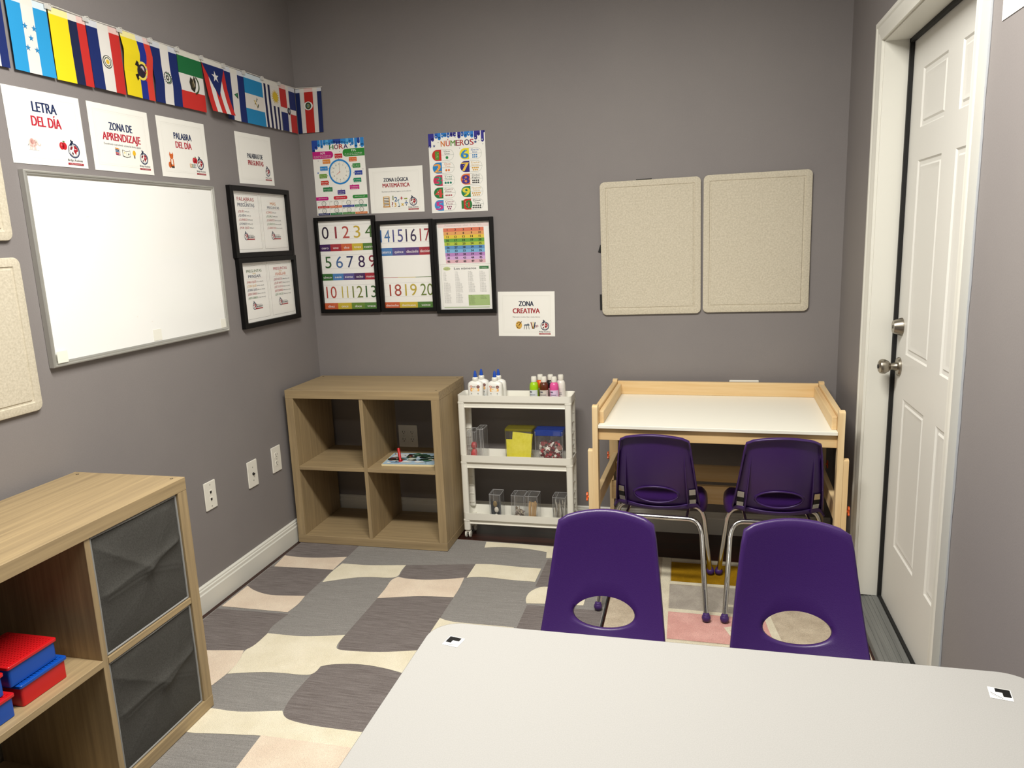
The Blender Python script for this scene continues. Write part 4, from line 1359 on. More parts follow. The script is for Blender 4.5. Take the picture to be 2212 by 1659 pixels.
def flag(kind, parent, label, warp):
    A = Art()
    A.layer = 0
    w, h = FW, FH
    T0 = h - 0.020                      # printed area ends below the folded header
    V = lambda f: T0 * (1 - f)

    def vert(cols, y0=0.0, y1=None):
        x = 0
        tot = sum(q for _, q in cols)
        for c, q in cols:
            strip(A, x * w / tot, y0, (x + q) * w / tot, T0 if y1 is None else y1, c)
            x += q

    def header(cols):
        x = 0
        tot = sum(q for _, q in cols)
        for c, q in cols:
            A.rect(x * w / tot, T0, (x + q) * w / tot, h, c)
            x += q
    PALE = {'b': '#d0d3da', 'w': '#dcd9d2', 'r': '#e0c2bd', 'y': '#ece39f', 'g': '#dad8ce', 's': '#cfdde6'}
    NR_ = 14

    def up():
        A.layer += 4
        return A
    if kind == 'cuba':
        vert([(NB, 1), (WH, 1), (NB, 1), (WH, 1), (NB, 1)]); header([(PALE['b'], 1)])
        up().poly([(0, T0), (w, T0), (w / 2, T0 - .1)], MR).up().star(w / 2, T0 - .035, .02, WH)
    elif kind == 'honduras':
        vert([(SKY, 1.05), (WH, .9), (SKY, 1.05)]); header([(PALE['s'], 1.05), (PALE['w'], .9), (PALE['s'], 1.05)])
        up()
        for x, y in ((.39, .62), (.61, .615), (.50, .475), (.39, .335), (.61, .33)):
            A.star(w * x, h * y, .0095, '#2b7fb4')
    elif kind == 'colombia':
        vert([(YL, 2.1), ('#1c2446', 1), (MR, 1)]); header([(PALE['y'], 2.1), (PALE['w'], 1), (PALE['r'], 1)])
    elif kind == 'paraguay':
        vert([(NB, 1), (WH, 1.05), (MR, 1)]); header([(PALE['b'], 1), (PALE['w'], 1), (PALE['r'], 1)])
        up(); seal(A, w * .5, h * .44, .021, 'paraguay')
    elif kind == 'ecuador':
        vert([('#e6d020', 2.15), ('#20308a', .95), ('#cf3f33', .9)]); header([(PALE['y'], 2.1), (PALE['b'], 1), (PALE['r'], .9)])
        up(); seal(A, w * .58, h * .44, .030, 'ecuador')
    elif kind == 'salvador':
        vert([(NB, 1.1), (WH, .98), (NB, 1.0)]); header([(PALE['b'], 1.1), (PALE['w'], 1), (PALE['b'], 1)])
        up(); seal(A, w * .52, h * .445, .022, 'salvador')
    elif kind == 'mexico':
        strip(A, 0, V(.335), w, T0, '#1d6a3c', 6); strip(A, 0, V(.66), w, V(.335), WH, 6); strip(A, 0, 0, w, V(.66), '#c5312d', 6); header([(PALE['g'], 1)])
        up(); seal(A, w * .56, V(.5), .034, 'mexico')
    elif kind == 'puertorico':
        vert([(MR, 1), (WH, 1), (MR, 1), (WH, 1), (MR, 1)]); header([(PALE['w'], 1)])
        up()
        tl = T0 * 9 / 14
        for k in range(9):                            # rows match the stripes so the cloth bends alike
            a, b_ = k / 9, (k + 1) / 9
            q = [(w * .5 * a, T0 - tl * a), (w * (1 - .5 * a), T0 - tl * a), (w * (1 - .5 * b_), T0 - tl * b_), (w * .5 * b_, T0 - tl * b_)]
            A.poly(q if k < 8 else q[:3], '#1b2a63')
        up().star(w * .5, T0 - .042, .024, '#dcdad8', inner=.36)
    elif kind == 'nicaragua':
        vert([(NB, 1), (WH, 1.05), (NB, 1)]); header([(PALE['b'], 1), (PALE['w'], 1.05), (PALE['b'], 1)])
        up().poly([(w * .42, h * .5), (w * .62, h * .555), (w * .62, h * .43)], '#20402e').up().poly([(w * .46, h * .5), (w * .57, h * .53), (w * .57, h * .47)], '#3a8a5a')
    elif kind == 'guatemala':
        strip(A, 0, V(.335), w, T0, '#2381b4', 6); strip(A, 0, V(.665), w, V(.335), '#d8d3cc', 6); strip(A, 0, 0, w, V(.665), '#2381b4', 6); header([(PALE['s'], 1)])
        up(); seal(A, w * .53, V(.5), .025, 'guatemala')
    elif kind == 'uruguay':
        vert([(WH, .8), ('#151b46', 1), (WH, 1), ('#151b46', 1), (WH, 1), ('#151b46', 1), (WH, 1), ('#151b46', 1), (WH, .8)]); header([(PALE['w'], 1)])
        up()
        strip(A, w * .44, T0 - .088, w, T0, '#d8d4cf', 6)
        A.up().star(w * .72, T0 - .046, .034, '#c9a92c', 16, .55).up().ell(w * .72, T0 - .046, .017, .017, '#cdb02f')
    elif kind == 'dominican':
        strip(A, 0, 0, w, T0, WH, 10); header([(PALE['r'], 1), (PALE['w'], .4), (PALE['b'], 1)])
        up()
        strip(A, 0, V(.44), w * .41, T0, '#b8302e', 6); strip(A, w * .59, V(.44), w, T0, NB, 6)
        strip(A, 0, 0, w * .41, V(.56), NB, 6); strip(A, w * .59, 0, w, V(.56), '#b8302e', 6)
        up(); seal(A, w * .5, V(.5), .014, 'dominican')
    elif kind == 'costarica':
        vert([('#182658', 1), ('#d2cfca', 1), ('#b3261f', 2.05), ('#d2cfca', 1), ('#182658', 1)]); header([(PALE['b'], 1), (PALE['w'], 1), (PALE['r'], 2), (PALE['w'], 1), (PALE['b'], 1)])
        up(); seal(A, w * .47, h * .60, .020, 'costarica')
    o = A.build('flag', parent, warp=warp)
    sd = o.modifiers.new('cloth thickness', 'SOLIDIFY')
    sd.thickness = 0.0003
    sd.offset = -1
    o['label'] = label
    return o


bunting = thing('flag_bunting', 'string of national flags hanging high on the left wall into the corner', 'bunting', (0.006, -0.80, 2.18))
BO = Vector((0.006, -0.80, 2.18))
FL = [('cuba', -1.782, 2.176, 'blue and white striped flag cut off at the left edge'), ('honduras', -1.6235, 2.177, 'light blue and white flag with five blue stars'), ('colombia', -1.4745, 2.176, 'plain yellow, navy and red flag'),
      ('paraguay', -1.3285, 2.178, 'blue, white and red flag with a round seal'), ('ecuador', -1.1815, 2.180, 'yellow, blue and red flag with a coat of arms'), ('salvador', -1.0345, 2.181, 'dark blue and white flag with a leafy seal'),
      ('mexico', -0.8890, 2.183, 'green, white and red flag with an eagle'), ('puertorico', -0.7440, 2.183, 'red and white striped flag with a star on a blue triangle, curling off the wall'), ('nicaragua', -0.6000, 2.181, 'blue and white flag with a small green triangle'),
      ('guatemala', -0.4560, 2.182, 'light blue and white flag with a wreath'), ('uruguay', -0.3130, 2.185, 'blue and white striped flag with a yellow sun'), ('dominican', -0.1690, 2.187, 'red and blue quartered flag with a white cross')]
for i, (k, y0, z1, lab) in enumerate(FL):
    ph = i * 1.7

    def wp(u, v, n, y0=y0, z1=z1, ph=ph, k=k):
        d = (FH - v)
        x = 0.004 + 0.0025 * math.sin(ph + u * 22 + d * 9) * (d / FH) + 0.002 * (d / FH) + n
        if k == 'ecuador':
            x += 0.010 * max(0, 1 - abs(d - 0.065) / 0.06)
        if k == 'puertorico':
            x += 0.010 * max(0, 1 - abs(d - 0.11) / 0.11) + 0.036 * max(0, (d - 0.10) / 0.11) ** 1.3 * (0.7 + 0.3 * u / FW)
            v = v + 0.006 * max(0, (d - 0.10) / 0.11) ** 2
            u = u + 0.002 * d / FH
        if k == 'salvador':
            x += 0.005 * max(0, 1 - abs(d - 0.14) / 0.06)
        return (x + 0.006 - BO.x, y0 + u - BO.y, z1 - FH + v - BO.z)
    flag(k, bunting, lab, wp)
flag('costarica', bunting, 'blue, white and red flag with an oval seal, round the corner on the back wall',
     lambda u, v, n: (0.004 + u * 0.975 - BO.x - 0.005 * (1 - v / FH) * (u / FW), -0.006 - n - 0.002 * (1 - v / FH) * math.sin(u * 20) - BO.y, 2.189 - FH + v + 0.001 - BO.z))
c = MB()
pts = [(0.010, -1.80 + 0.09 * k, 2.178 + 0.010 * (k / 20) + 0.0015 * math.sin(k * 2.1)) for k in range(20)]
pts += [(0.012, -0.014, 2.190), (0.05, -0.010, 2.190), (0.15, -0.009, 2.187)]
c.tube([tuple(Vector(p) - BO) for p in pts], 0.0016, 6)
c.build('cord', ink('#dcd9d2'), bunting)
for i in range(1, len(FL)):
    y, z = FL[i][1] - 0.002, FL[i][2] + 0.001
    k = MB()
    k.use(M['tape']).box(0.014 - BO.x, y - 0.014 - BO.y, z - 0.012 - BO.z, 0.0155 - BO.x, y + 0.012 - BO.y, z + 0.001 - BO.z)
    k.use(ink('#e2dfd8')).ball((0.012 - BO.x, y + 0.001 - BO.y, z + 0.003 - BO.z), 0.0028, 0.8, 8)
    k.tube([(0.012 - BO.x, y - BO.y, z + 0.003 - BO.z), (0.013 - BO.x, y + 0.012 - BO.y, z + 0.006 - BO.z), (0.012 - BO.x, y + 0.020 - BO.y, z - 0.001 - BO.z)], 0.0012, 5)
    k.build('cord_knot', None, bunting)


# ------------------------------------------------------------------ posters
def drips(A, w, h, cols, spec):
    """paint running down from the top edge: (x, width, length, colour index)"""
    for x, ww, ln, c in spec:
        A.rect(x * w - w / 2, h / 2 - ln, (x + ww) * w - w / 2, h / 2, cols[c])
        A.ell((x + ww / 2) * w - w / 2, h / 2 - ln, ww * w / 2, ww * w / 2, cols[c], 14)


def poster_time(mat):
    w, h = 0.2785, 0.3615
    A = Art()
    B1, B2, B3 = '#27489f', '#2f86d0', '#58aee6'
    drips(A, w, h, [B1, B2, B3], [(0, .055, .052, 0), (.055, .055, .036, 0), (.11, .05, .026, 1), (.165, .05, .032, 1), (.22, .05, .020, 1), (.27, .05, .018, 2), (.32, .05, .022, 1), (.37, .05, .016, 1), (.41, .05, .015, 0), (.46, .05, .018, 0), (.51, .05, .018, 0), (.56, .05, .018, 1), (.61, .05, .020, 1), (.66, .05, .022, 2),
                                   (.71, .05, .016, 1), (.76, .05, .026, 1), (.82, .055, .040, 1), (.875, .05, .020, 0), (.93, .07, .036, 1)])
    X = lambda f: (f - .5) * w
    Y = lambda f: (.5 - f) * h
    A.up()
    for ch, x, c in (('H', .375, '#2e7d3a'), ('O', .468, '#7a1f4a'), ('R', .562, '#b52f2f'), ('A', .650, '#3a2a6a')):
        A.text(ch, X(x), Y(.130), .0225, c, 'c', w * .078, bold=.03)
    A.star(X(.75), Y(.085), .008, '#2f6fc0').star(X(.08), Y(.43), .006, '#2f6fc0')
    for x, y in ((.17, .1), (.3, .07), (.92, .1), (.10, .27), (.95, .41), (.53, .165)):
        A.star(X(x), Y(y), .003, '#4a3f6a')
    A.rrect(X(0), Y(.245), X(.40), Y(.150), (0, .016, .016, 0), '#bf1f7c').rrect(X(.585), Y(.235), X(1), Y(.135), (.016, 0, 0, .016), '#2f8a34')
    A.up()
    A.text('A.M.', X(.20), Y(.187), .0105, '#f6eef2', 'c', bold=.03).text('P.M.', X(.80), Y(.172), .0105, '#eef6ea', 'c', bold=.03)
    for s, x, y in (('Se usa desde la medianoche', .19, .213), ('hasta el mediodía', .19, .231), ('Se usa desde el mediodía', .79, .200), ('hasta la medianoche', .79, .219)):
        A.text(s, X(x), Y(y), .0045, '#f5eff2', 'c', w * .33, res=1)
    # big clock
    cx, cy, r = X(.505), Y(.43), .0605
    A.ell(cx, cy, r, r, '#2a86cf', 40).up().ell(cx, cy, r * .86, r * .86, '#f0efe6', 40).up()
    for k in range(60):
        a = R(6 * k)
        r0 = r * (.74 if k % 5 == 0 else .78)
        A.line([(cx + r0 * math.sin(a), cy + r0 * math.cos(a)), (cx + r * .81 * math.sin(a), cy + r * .81 * math.cos(a))], .0012 if k % 5 == 0 else .0006, '#4a4a4a')
    for k in range(1, 13):
        a = R(30 * k)
        A.text(str(k), cx + r * .61 * math.sin(a), cy + r * .61 * math.cos(a) - .0036, .0075, '#3a3a40', 'c', bold=.01, res=2)
    A.up().line([(cx, cy), (cx - .001, cy + r * .52)], .0012, '#7a3a34').line([(cx, cy), (cx - r * .30, cy - r * .20)], .0018, '#c03a32').ell(cx, cy, .0025, .0025, '#c03a32', 10)
    A.layer -= 3
    # tags round the clock
    tags = [(.50, .22, '#c62a36', 'En punto', "O'clock"), (.77, .275, '#df6a2a', 'Y cinco', 'Five past'), (.83, .36, '#2f8a3f', 'Y diez', 'Ten past'), (.86, .455, '#243f9f', 'Y cuarto', 'Quarter past'), (.83, .55, '#178a62', 'Y veinte', 'Twenty past'), (.765, .64, '#c31f80', 'Y veinticinco', 'Twenty-five past'),
            (.505, .70, '#3a2a86', 'Y media', 'Half past'), (.245, .655, '#1f7a44', 'Menos veinticinco', 'Twenty-five to'), (.195, .565, '#cc352a', 'Menos veinte', 'Twenty to'), (.175, .475, '#6a9a32', 'Menos cuarto', 'Quarter to'), (.20, .375, '#2a86cf', 'Menos diez', 'Ten to'), (.26, .285, '#e08a32', 'Menos cinco', 'Five to')]
    for x, y, c, s1_, s2_ in tags:
        hw = .0255 if len(s1_) > 12 else .0205
        x0, y0 = X(x), Y(y)
        A.rrect(x0 - hw, y0 - .0105, x0 + hw, y0 + .0105, .002, c)
        d = math.hypot(cx - x0, cy - y0)
        px, py = x0 + (cx - x0) / d * (hw + .004 if abs(cx - x0) > abs(cy - y0) else .0145), y0 + (cy - y0) / d * (.0145 if abs(cy - y0) >= abs(cx - x0) else .004)
        A.ell(px, py, .0022, .0022, c, 8)
        A.up().text(s1_, x0, y0 - .0005, .005, '#f8f4ee', 'c', hw * 1.65, res=1, bold=.01).text(s2_, x0, y0 - .0082, .004, '#f8f4ee', 'c', hw * 1.5, res=1)
        A.layer -= 1
    A.rrect(X(0), Y(.798), X(.245), Y(.752), (0, .007, .007, 0), '#c31f80').rrect(X(.345), Y(.795), X(.61), Y(.748), .007, '#c9283a').rrect(X(.715), Y(.790), X(1), Y(.745), (.007, 0, 0, .007), '#2f8a3a').up()
    A.text('¿Qué hora es?', X(.13), Y(.777), .005, '#f8f2f2', 'c', w * .17, res=1).text('¿Qué hora es?', X(.478), Y(.777), .005, '#f8f2f2', 'c', w * .19, res=1).text('¿Qué hora es?', X(.85), Y(.772), .005, '#f8f2f2', 'c', w * .2, res=1)
    A.layer -= 1
    bc = [['#c62a2a', '#dd6430', '#27409a', '#148058'], ['#1c2a6a', '#1f7a44', '#43883a', '#dd7a30']]
    wd = [['Es la una en punto', 'Son las dos', 'Son las tres y cuarto', 'Son las cuatro'], ['Son las seis y media', 'Son las siete', 'Son las ocho y diez', 'Son las nueve']]
    for rr in range(2):
        for q in range(4):
            x0, x1 = .02 + q * .242, .02 + q * .242 + .232
            y0, y1 = .812 + rr * .096, .812 + rr * .096 + .060
            A.box_line(X(x0), Y(y1 + .03), X(x1), Y(y0), .0006, '#b8b4a8')
            A.ell(X(x0 + .125), Y(y0 + .031), .0122, .0122, '#4a565c', 22).up().ell(X(x0 + .125), Y(y0 + .031), .0104, .0104, '#eceae2', 22).up()
            a1, a2 = R(40 * (q + 4 * rr)), R(90 * q)
            c0 = (X(x0 + .125), Y(y0 + .031))
            A.line([c0, (c0[0] + .005 * math.sin(a1), c0[1] + .005 * math.cos(a1))], .0009, '#555').line([c0, (c0[0] + .0075 * math.sin(a2), c0[1] + .0075 * math.cos(a2))], .0007, '#777') if False else A.line([c0, (c0[0] + .005 * math.sin(a1), c0[1] + .005 * math.cos(a1))], .0009, '#555555').line([c0, (c0[0] + .0075 * math.sin(a2), c0[1] + .0075 * math.cos(a2))], .0007, '#777777')
            for k in range(12):
                A.ell(c0[0] + .0085 * math.sin(R(30 * k)), c0[1] + .0085 * math.cos(R(30 * k)), .0006, .0006, '#666666', 5)
            A.layer -= 2
            A.text(['1:00', '2:00', '3:15', '4:00', '6:30', '7:00', '8:10', '9:00'][q + 4 * rr], X(x0 + .025), Y(y0 + .014), .0042, '#55555a', 'c', res=1)
            A.rect(X(x0), Y(y1 + .030), X(x1), Y(y1 + .002), bc[rr][q]).up().text(wd[rr][q], X(x0 + .116), Y(y1 + .020), .0042, '#f4f0ea', 'c', w * .19, res=1)
            A.layer -= 1
    o = A.build('wall_poster', base=(-w / 2, -h / 2, w / 2, h / 2, 0.0006, M['paper']))
    o.matrix_world = mat
    tag(o, 'colourful poster headed HORA with a big blue clock', 'poster', 'laminated teaching posters')


poster_time(on_back(0.2048, 1.7615, 0.0016, -0.003))


def poster_numbers(mat):
    w, h = 0.2805, 0.3665
    A = Art()
    P0, P1, P2 = '#35318f', '#2f7fd0', '#2d5fb5'
    drips(A, w, h, [P0, P1, P2], [(0, .05, .058, 0), (.05, .055, .028, 0), (.115, .055, .016, 2), (.17, .055, .024, 1), (.23, .05, .014, 1), (.28, .05, .013, 1), (.335, .05, .016, 2), (.39, .05, .013, 0), (.445, .05, .013, 0), (.52, .055, .022, 0), (.58, .05, .014, 2), (.635, .055, .020, 1), (.69, .05, .014, 1), (.745, .055, .022, 1), (.81, .055, .032, 0), (.865, .05, .016, 0), (.93, .05, .044, 0), (.97, .03, .006, 0)])
    A.up()
    for x, y in ((.02, .165), (.14, .04), (.36, .035), (.48, .028), (.60, .03), (.72, .028), (.83, .085), (.95, .11), (.25, .03)):
        A.ell((x - .5) * w, (.5 - y) * h, .0028, .0028, '#cfe0f2', 10)
    X = lambda f: (f - .5) * w
    Y = lambda f: (.5 - f) * h
    for ch, x, c in (('N', .255, '#d87a2c'), ('Ú', .345, '#c2452f'), ('M', .436, '#5f8f35'), ('E', .520, '#8a2444'), ('R', .595, '#b5392f'), ('O', .680, '#3b2a5a'), ('S', .765, '#b52f3c')):
        A.text(ch, X(x), Y(.168), .0270, c, 'c', w * (.082 if ch in 'MO' else .068), bold=.022)
    for x, y, r in ((.10, .155, .0075), (.83, .135, .0085)):
        A.star(X(x), Y(y), r, '#26407f')
    for x, y in ((.175, .115), (.48, .062), (.55, .2), (.96, .165), (.89, .12)):
        A.ell(X(x), Y(y), .0018, .0018, '#33384a', 8)
    words = ['Uno', 'Dos', 'Tres', 'Cuatro', 'Cinco', 'Seis', 'Siete', 'Ocho', 'Nueve', 'Diez']
    eng = ['One', 'Two', 'Three', 'Four', 'Five', 'Six', 'Seven', 'Eight', 'Nine', 'Ten']
    bg = ['#c9302a', '#2f86c8', '#c8345e', '#2c7a40', '#3f8fd0', '#ecdf2f', '#332a7c', '#e0773a', '#1f8050', '#c5392f']
    fg = ['#5f8f34', '#f0a23c', '#2f8a6a', '#d24a40', '#c93a8c', '#2f86c8', '#f2c84a', '#453288', '#e4d43c', '#2f7a3c']
    tx = ['#4a5a50', '#d98a5a', '#4f8478', '#8a4450', '#96406a', '#5a82b8', '#d9b66a', '#26262c', '#d9bc7a', '#35443c']
    dc = ['#1f8a4a', '#dc7a3f', '#1f7f6a', '#a8303e', '#8a3060', '#2f7fbf', '#d9a94a', '#18181c', '#cf9f4f', '#1a1c1c']
    for i in range(10):
        cxl = .055 if i < 5 else .545
        ry = .205 + (i % 5) * .158
        x0, x1 = X(cxl), X(cxl + .385)
        y1, y0 = Y(ry), Y(ry + .138)
        r = (y1 - y0) / 2
        xm = X(cxl + .165)
        A.poly([(xm, y0), (xm, y1)] + [(x0 + r + r * math.cos(R(90 + 180 * k / 16)), y0 + r + r * math.sin(R(90 + 180 * k / 16))) for k in range(17)], bg[i])
        n = 16
        arc = [(x1 - r + r * math.cos(R(-90 + 180 * k / n)), y0 + r + r * math.sin(R(-90 + 180 * k / n))) for k in range(n + 1)]
        A.line([(xm, y0)] + arc + [(xm, y1)], .0007, '#7d8a84')
        A.line([(xm, y0 + r), (x1, y0 + r)], .0007, '#7d8a84')
        A.up().text(str(i + 1), (x0 + xm) / 2 + .002, y0 + .005, 2 * r - .010, fg[i], 'c', (.034 if i < 9 else .048) * (.42 if i == 0 else 1), bold=.05)
        A.up()
        rnd = random.Random(i)
        for k in range(5):
            A.ell((x0 + xm) / 2 + .002 + rnd.uniform(-.008, .008), y0 + r + rnd.uniform(-.016, .016), .0014, .0014, '#f2ead0', 7)
        A.layer -= 1
        tcx = (xm + x1) / 2 - .002
        A.text(words[i], tcx, y0 + r + .0125, .0088, tx[i], 'c', min(.043, .0085 * len(words[i]) + .004), res=2).text(eng[i], tcx, y0 + r + .0022, .0078, tx[i], 'c', min(.038, .0075 * len(eng[i]) + .003), res=2)
        m_ = i + 1
        rws = [[1], [2], [3], [4], [3, 2], [3, 3], [4, 3], [4, 4], [5, 4], [5, 5]][i]
        rad = .0068 if i == 0 else (.0052 if i < 3 else .0036)
        for q, cnt in enumerate(rws):
            yy = y0 + r * .52 + (0 if len(rws) == 1 else (.0045 if q == 0 else -.0050))
            for k in range(cnt):
                A.ell(tcx - .001 + (k - (cnt - 1) / 2) * rad * 2.5, yy, rad, rad, dc[i], 12)
        A.layer -= 1
    o = A.build('wall_poster', base=(-w / 2, -h / 2, w / 2, h / 2, 0.0006, M['paper']))
    o.matrix_world = mat
    tag(o, 'colourful poster headed NÚMEROS with the numbers one to ten', 'poster', 'laminated teaching posters')


poster_numbers(on_back(0.8152, 1.7495, 0.0016, -0.004))


# ------------------------------------------------------------------ framed sheets
def frame(label, mat, W, H, bw, depth, pages, group):
    """pages: list of (u0, v0, u1, v1, painter) inside the opening; opening is W-2bw by H-2bw"""
    t = bpy.data.objects.new('picture_frame', None)
    t.empty_display_size = 0.05
    COL.objects.link(t)
    t.matrix_world = mat
    tag(t, label, 'picture frame', group)
    m = MB()
    a, b = W / 2, H / 2
    for x0, y0, x1, y1 in ((-a, -b, -a + bw, b), (a - bw, -b, a, b), (-a + bw, b - bw, a - bw, b), (-a + bw, -b, a - bw, -b + bw)):
        m.box(x0, y0, 0.0, x1, y1, depth, 0.0008)
    m.build('frame', M['frame_black'], t)
    MB().box(-a + bw * .6, -b + bw * .6, 0.0015, a - bw * .6, b - bw * .6, 0.004).build('backing', ink('#e8e7e2'), t)
    for u0, v0, u1, v1, fn in pages:
        A = Art()
        fn(A, u1 - u0, v1 - v0)
        pg = A.build('page', t, base=(-(u1 - u0) / 2, -(v1 - v0) / 2, (u1 - u0) / 2, (v1 - v0) / 2, 0.0006, M['page']))
        pg.location = ((u0 + u1) / 2, (v0 + v1) / 2, 0.005)
    g = MB()
    g.bm.faces.new([g.bm.verts.new(p) for p in ((-a + bw, -b + bw, depth * .55), (a - bw, -b + bw, depth * .55), (a - bw, b - bw, depth * .55), (-a + bw, b - bw, depth * .55))])
    g.build('glazing', M['glaze'], t)
    return t


def num_rows(rows, clip=None):
    def fn(A, w, h):
        for top, bot, nums in rows[0]:
            y1, y0 = h / 2 - top * h, h / 2 - bot * h
            for f in (-.06, .5, 1.06):
                yy = y0 + (y1 - y0) * f
                if f == .5:
                    for k in range(24):
                        A.rect(-w / 2 + k * w / 24, yy - .0003, -w / 2 + (k + .6) * w / 24, yy + .0003, '#cfc4c4')
                else:
                    A.rect(-w / 2, yy - .0004, w / 2, yy + .0004, '#c2bfc2')
            A.up()
            for s, fx, fw, c in nums:
                A.text(s, -w / 2 + fx * w, y0, y1 - y0, c, 'c', fw * w, res=4)
            A.layer -= 1
        for top, bot, cells in rows[1]:
            y1, y0 = h / 2 - top * h, h / 2 - bot * h
            for x0, x1, s, c in cells:
                A.rect(-w / 2 + x0 * w, y0, -w / 2 + x1 * w, y1, c)
                if s:
                    A.up().text(s, -w / 2 + (x0 + x1) / 2 * w, y0 + (y1 - y0) * .32, (y1 - y0) * .36, '#f3eeee', 'c', min((x1 - x0) * .86, .026 * len(s) + .02) * w, bold=.008)
                    A.layer -= 1
    return fn


PU, DR, OR_, MU, GR, DG, LB, BV = '#47295c', '#a52f3c', '#c9603a', '#cbb23c', '#557f3c', '#3b6b36', '#4c7fb8', '#57508f'
W1, H1, BW = 0.328, 0.478, 0.018
w1, h1 = W1 - 2 * BW, H1 - 2 * BW
f1 = num_rows(([(.062, .200, [('0', .125, .125, '#2c2036'), ('1', .32, .034, '#8e2a38'), ('2', .505, .13, '#b54a44'), ('3', .71, .12, '#c8ac3e'), ('4', .925, .135, '#4c6f3a')]),
                (.392, .528, [('5', .135, .115, '#3a6238'), ('6', .345, .125, '#44689c'), ('7', .545, .125, '#2e3a66'), ('8', .755, .12, '#3a2450'), ('9', .950, .12, '#8a2436')]),
                (.730, .868, [('10', .15, .19, '#b04238'), ('11', .405, .115, '#bfae3c'), ('12', .640, .19, '#77803c'), ('13', .890, .20, '#3f6238')])],
               [(.262, .340, [(0, .2, 'cero', PU), (.2, .4, 'uno', DR), (.4, .6, 'dos', OR_), (.6, .8, 'tres', MU), (.8, 1.02, 'cuatro', GR)]),
                (.592, .668, [(0, .2, 'cinco', DG), (.2, .4, 'seis', LB), (.4, .6, 'siete', BV), (.6, .8, 'ocho', PU), (.8, 1.0, 'nueve', DR)]),
                (.925, 1.0, [(0, .255, 'diez', OR_), (.255, .51, 'once', MU), (.51, .755, 'doce', '#6c8a3a'), (.755, 1.0, 'trece', GR)])]))
frame('black framed number chart from 0 to 13, leftmost on the back wall', on_back(0.2120, 1.3315, 0.001), W1, H1, BW, 0.020, [(-w1 / 2 - .002, -h1 / 2 - .002, w1 / 2 + .002, h1 / 2 + .002, f1)], 'black framed number charts')
W2, H2 = 0.294, 0.447
w2, h2 = W2 - 2 * BW, H2 - 2 * BW
f2 = num_rows(([(.060, .212, [('14', .100, .19, '#3f6fa8'), ('15', .355, .205, '#4a4a88'), ('16', .62, .21, '#33264e'), ('17', .895, .20, '#a23a44')]),
                (.705, .850, [('18', .235, .24, '#a94a3c'), ('19', .55, .235, '#c0a93e'), ('20', .87, .25, '#6d803c')])],
               [(.280, .372, [(-.03, .225, 'catorce', LB), (.225, .49, 'quince', BV), (.49, .765, 'dieciséis', '#5d3a7a'), (.765, 1.03, 'diecisiete', DR)]),
                (.628, .634, [(0, .3, '', '#b0483c'), (.3, .66, '', '#c8b040'), (.66, 1.0, '', '#5a7a3a')]),
                (.925, 1.0, [(0, .305, 'dieciocho', OR_), (.305, .67, 'diecinueve', MU), (.67, 1.0, 'veinte', GR)])]))
frame('black framed number chart from 14 to 20, middle of the three', on_back(0.5285, 1.3172, 0.001), W2, H2, BW, 0.020, [(-w2 / 2 - .002, -h2 / 2 - .002, w2 / 2 + .002, h2 / 2 + .002, f2)], 'black framed number charts')

UN = ['', 'uno', 'dos', 'tres', 'cuatro', 'cinco', 'seis', 'siete', 'ocho', 'nueve', 'diez', 'once', 'doce', 'trece', 'catorce', 'quince', 'dieciséis', 'diecisiete', 'dieciocho', 'diecinueve', 'veinte', 'veintiuno', 'veintidós', 'veintitrés', 'veinticuatro', 'veinticinco', 'veintiséis', 'veintisiete', 'veintiocho', 'veintinueve']
TENS = {3: 'treinta', 4: 'cuarenta', 5: 'cincuenta', 6: 'sesenta', 7: 'setenta', 8: 'ochenta', 9: 'noventa'}


def es(n):
    if n < 30:
        return UN[n]
    return TENS[n // 10] + ('' if n % 10 == 0 else ' y ' + UN[n % 10])


def calendar_page(A, w, h):
    A.rect(-w / 2 + .004, h / 2 - .022, w / 2 - .004, h / 2 - .005, '#efdcd8').up()
    A.text('Números del 1 al 50', 0, h / 2 - .018, .0095, '#d0c6c6', 'c', w * .70, res=2).layer -= 1
    rc = ['#dd7a5e', '#e3a566', '#e6c84a', '#6aa645', '#b3c545', '#5f93c8', '#7db6dd', '#b886c4', '#d5aede', '#e0b4bf']
    x0, x1, yt, rh = -w * .385, w * .39, h / 2 - .0255, .0168
    for r in range(10):
        A.rect(x0 + r * .0007, yt - (r + 1) * rh, x1 + r * .0003, yt - r * rh, rc[r])
    A.up()
    for r in range(10):
        for q in range(5):
            A.text(str(r * 5 + q + 1), x0 + (q + .5) * (x1 - x0) / 5, yt - (r + .78) * rh, .0108, '#1b1a22', 'c', bold=.045, res=2)
    A.layer -= 1


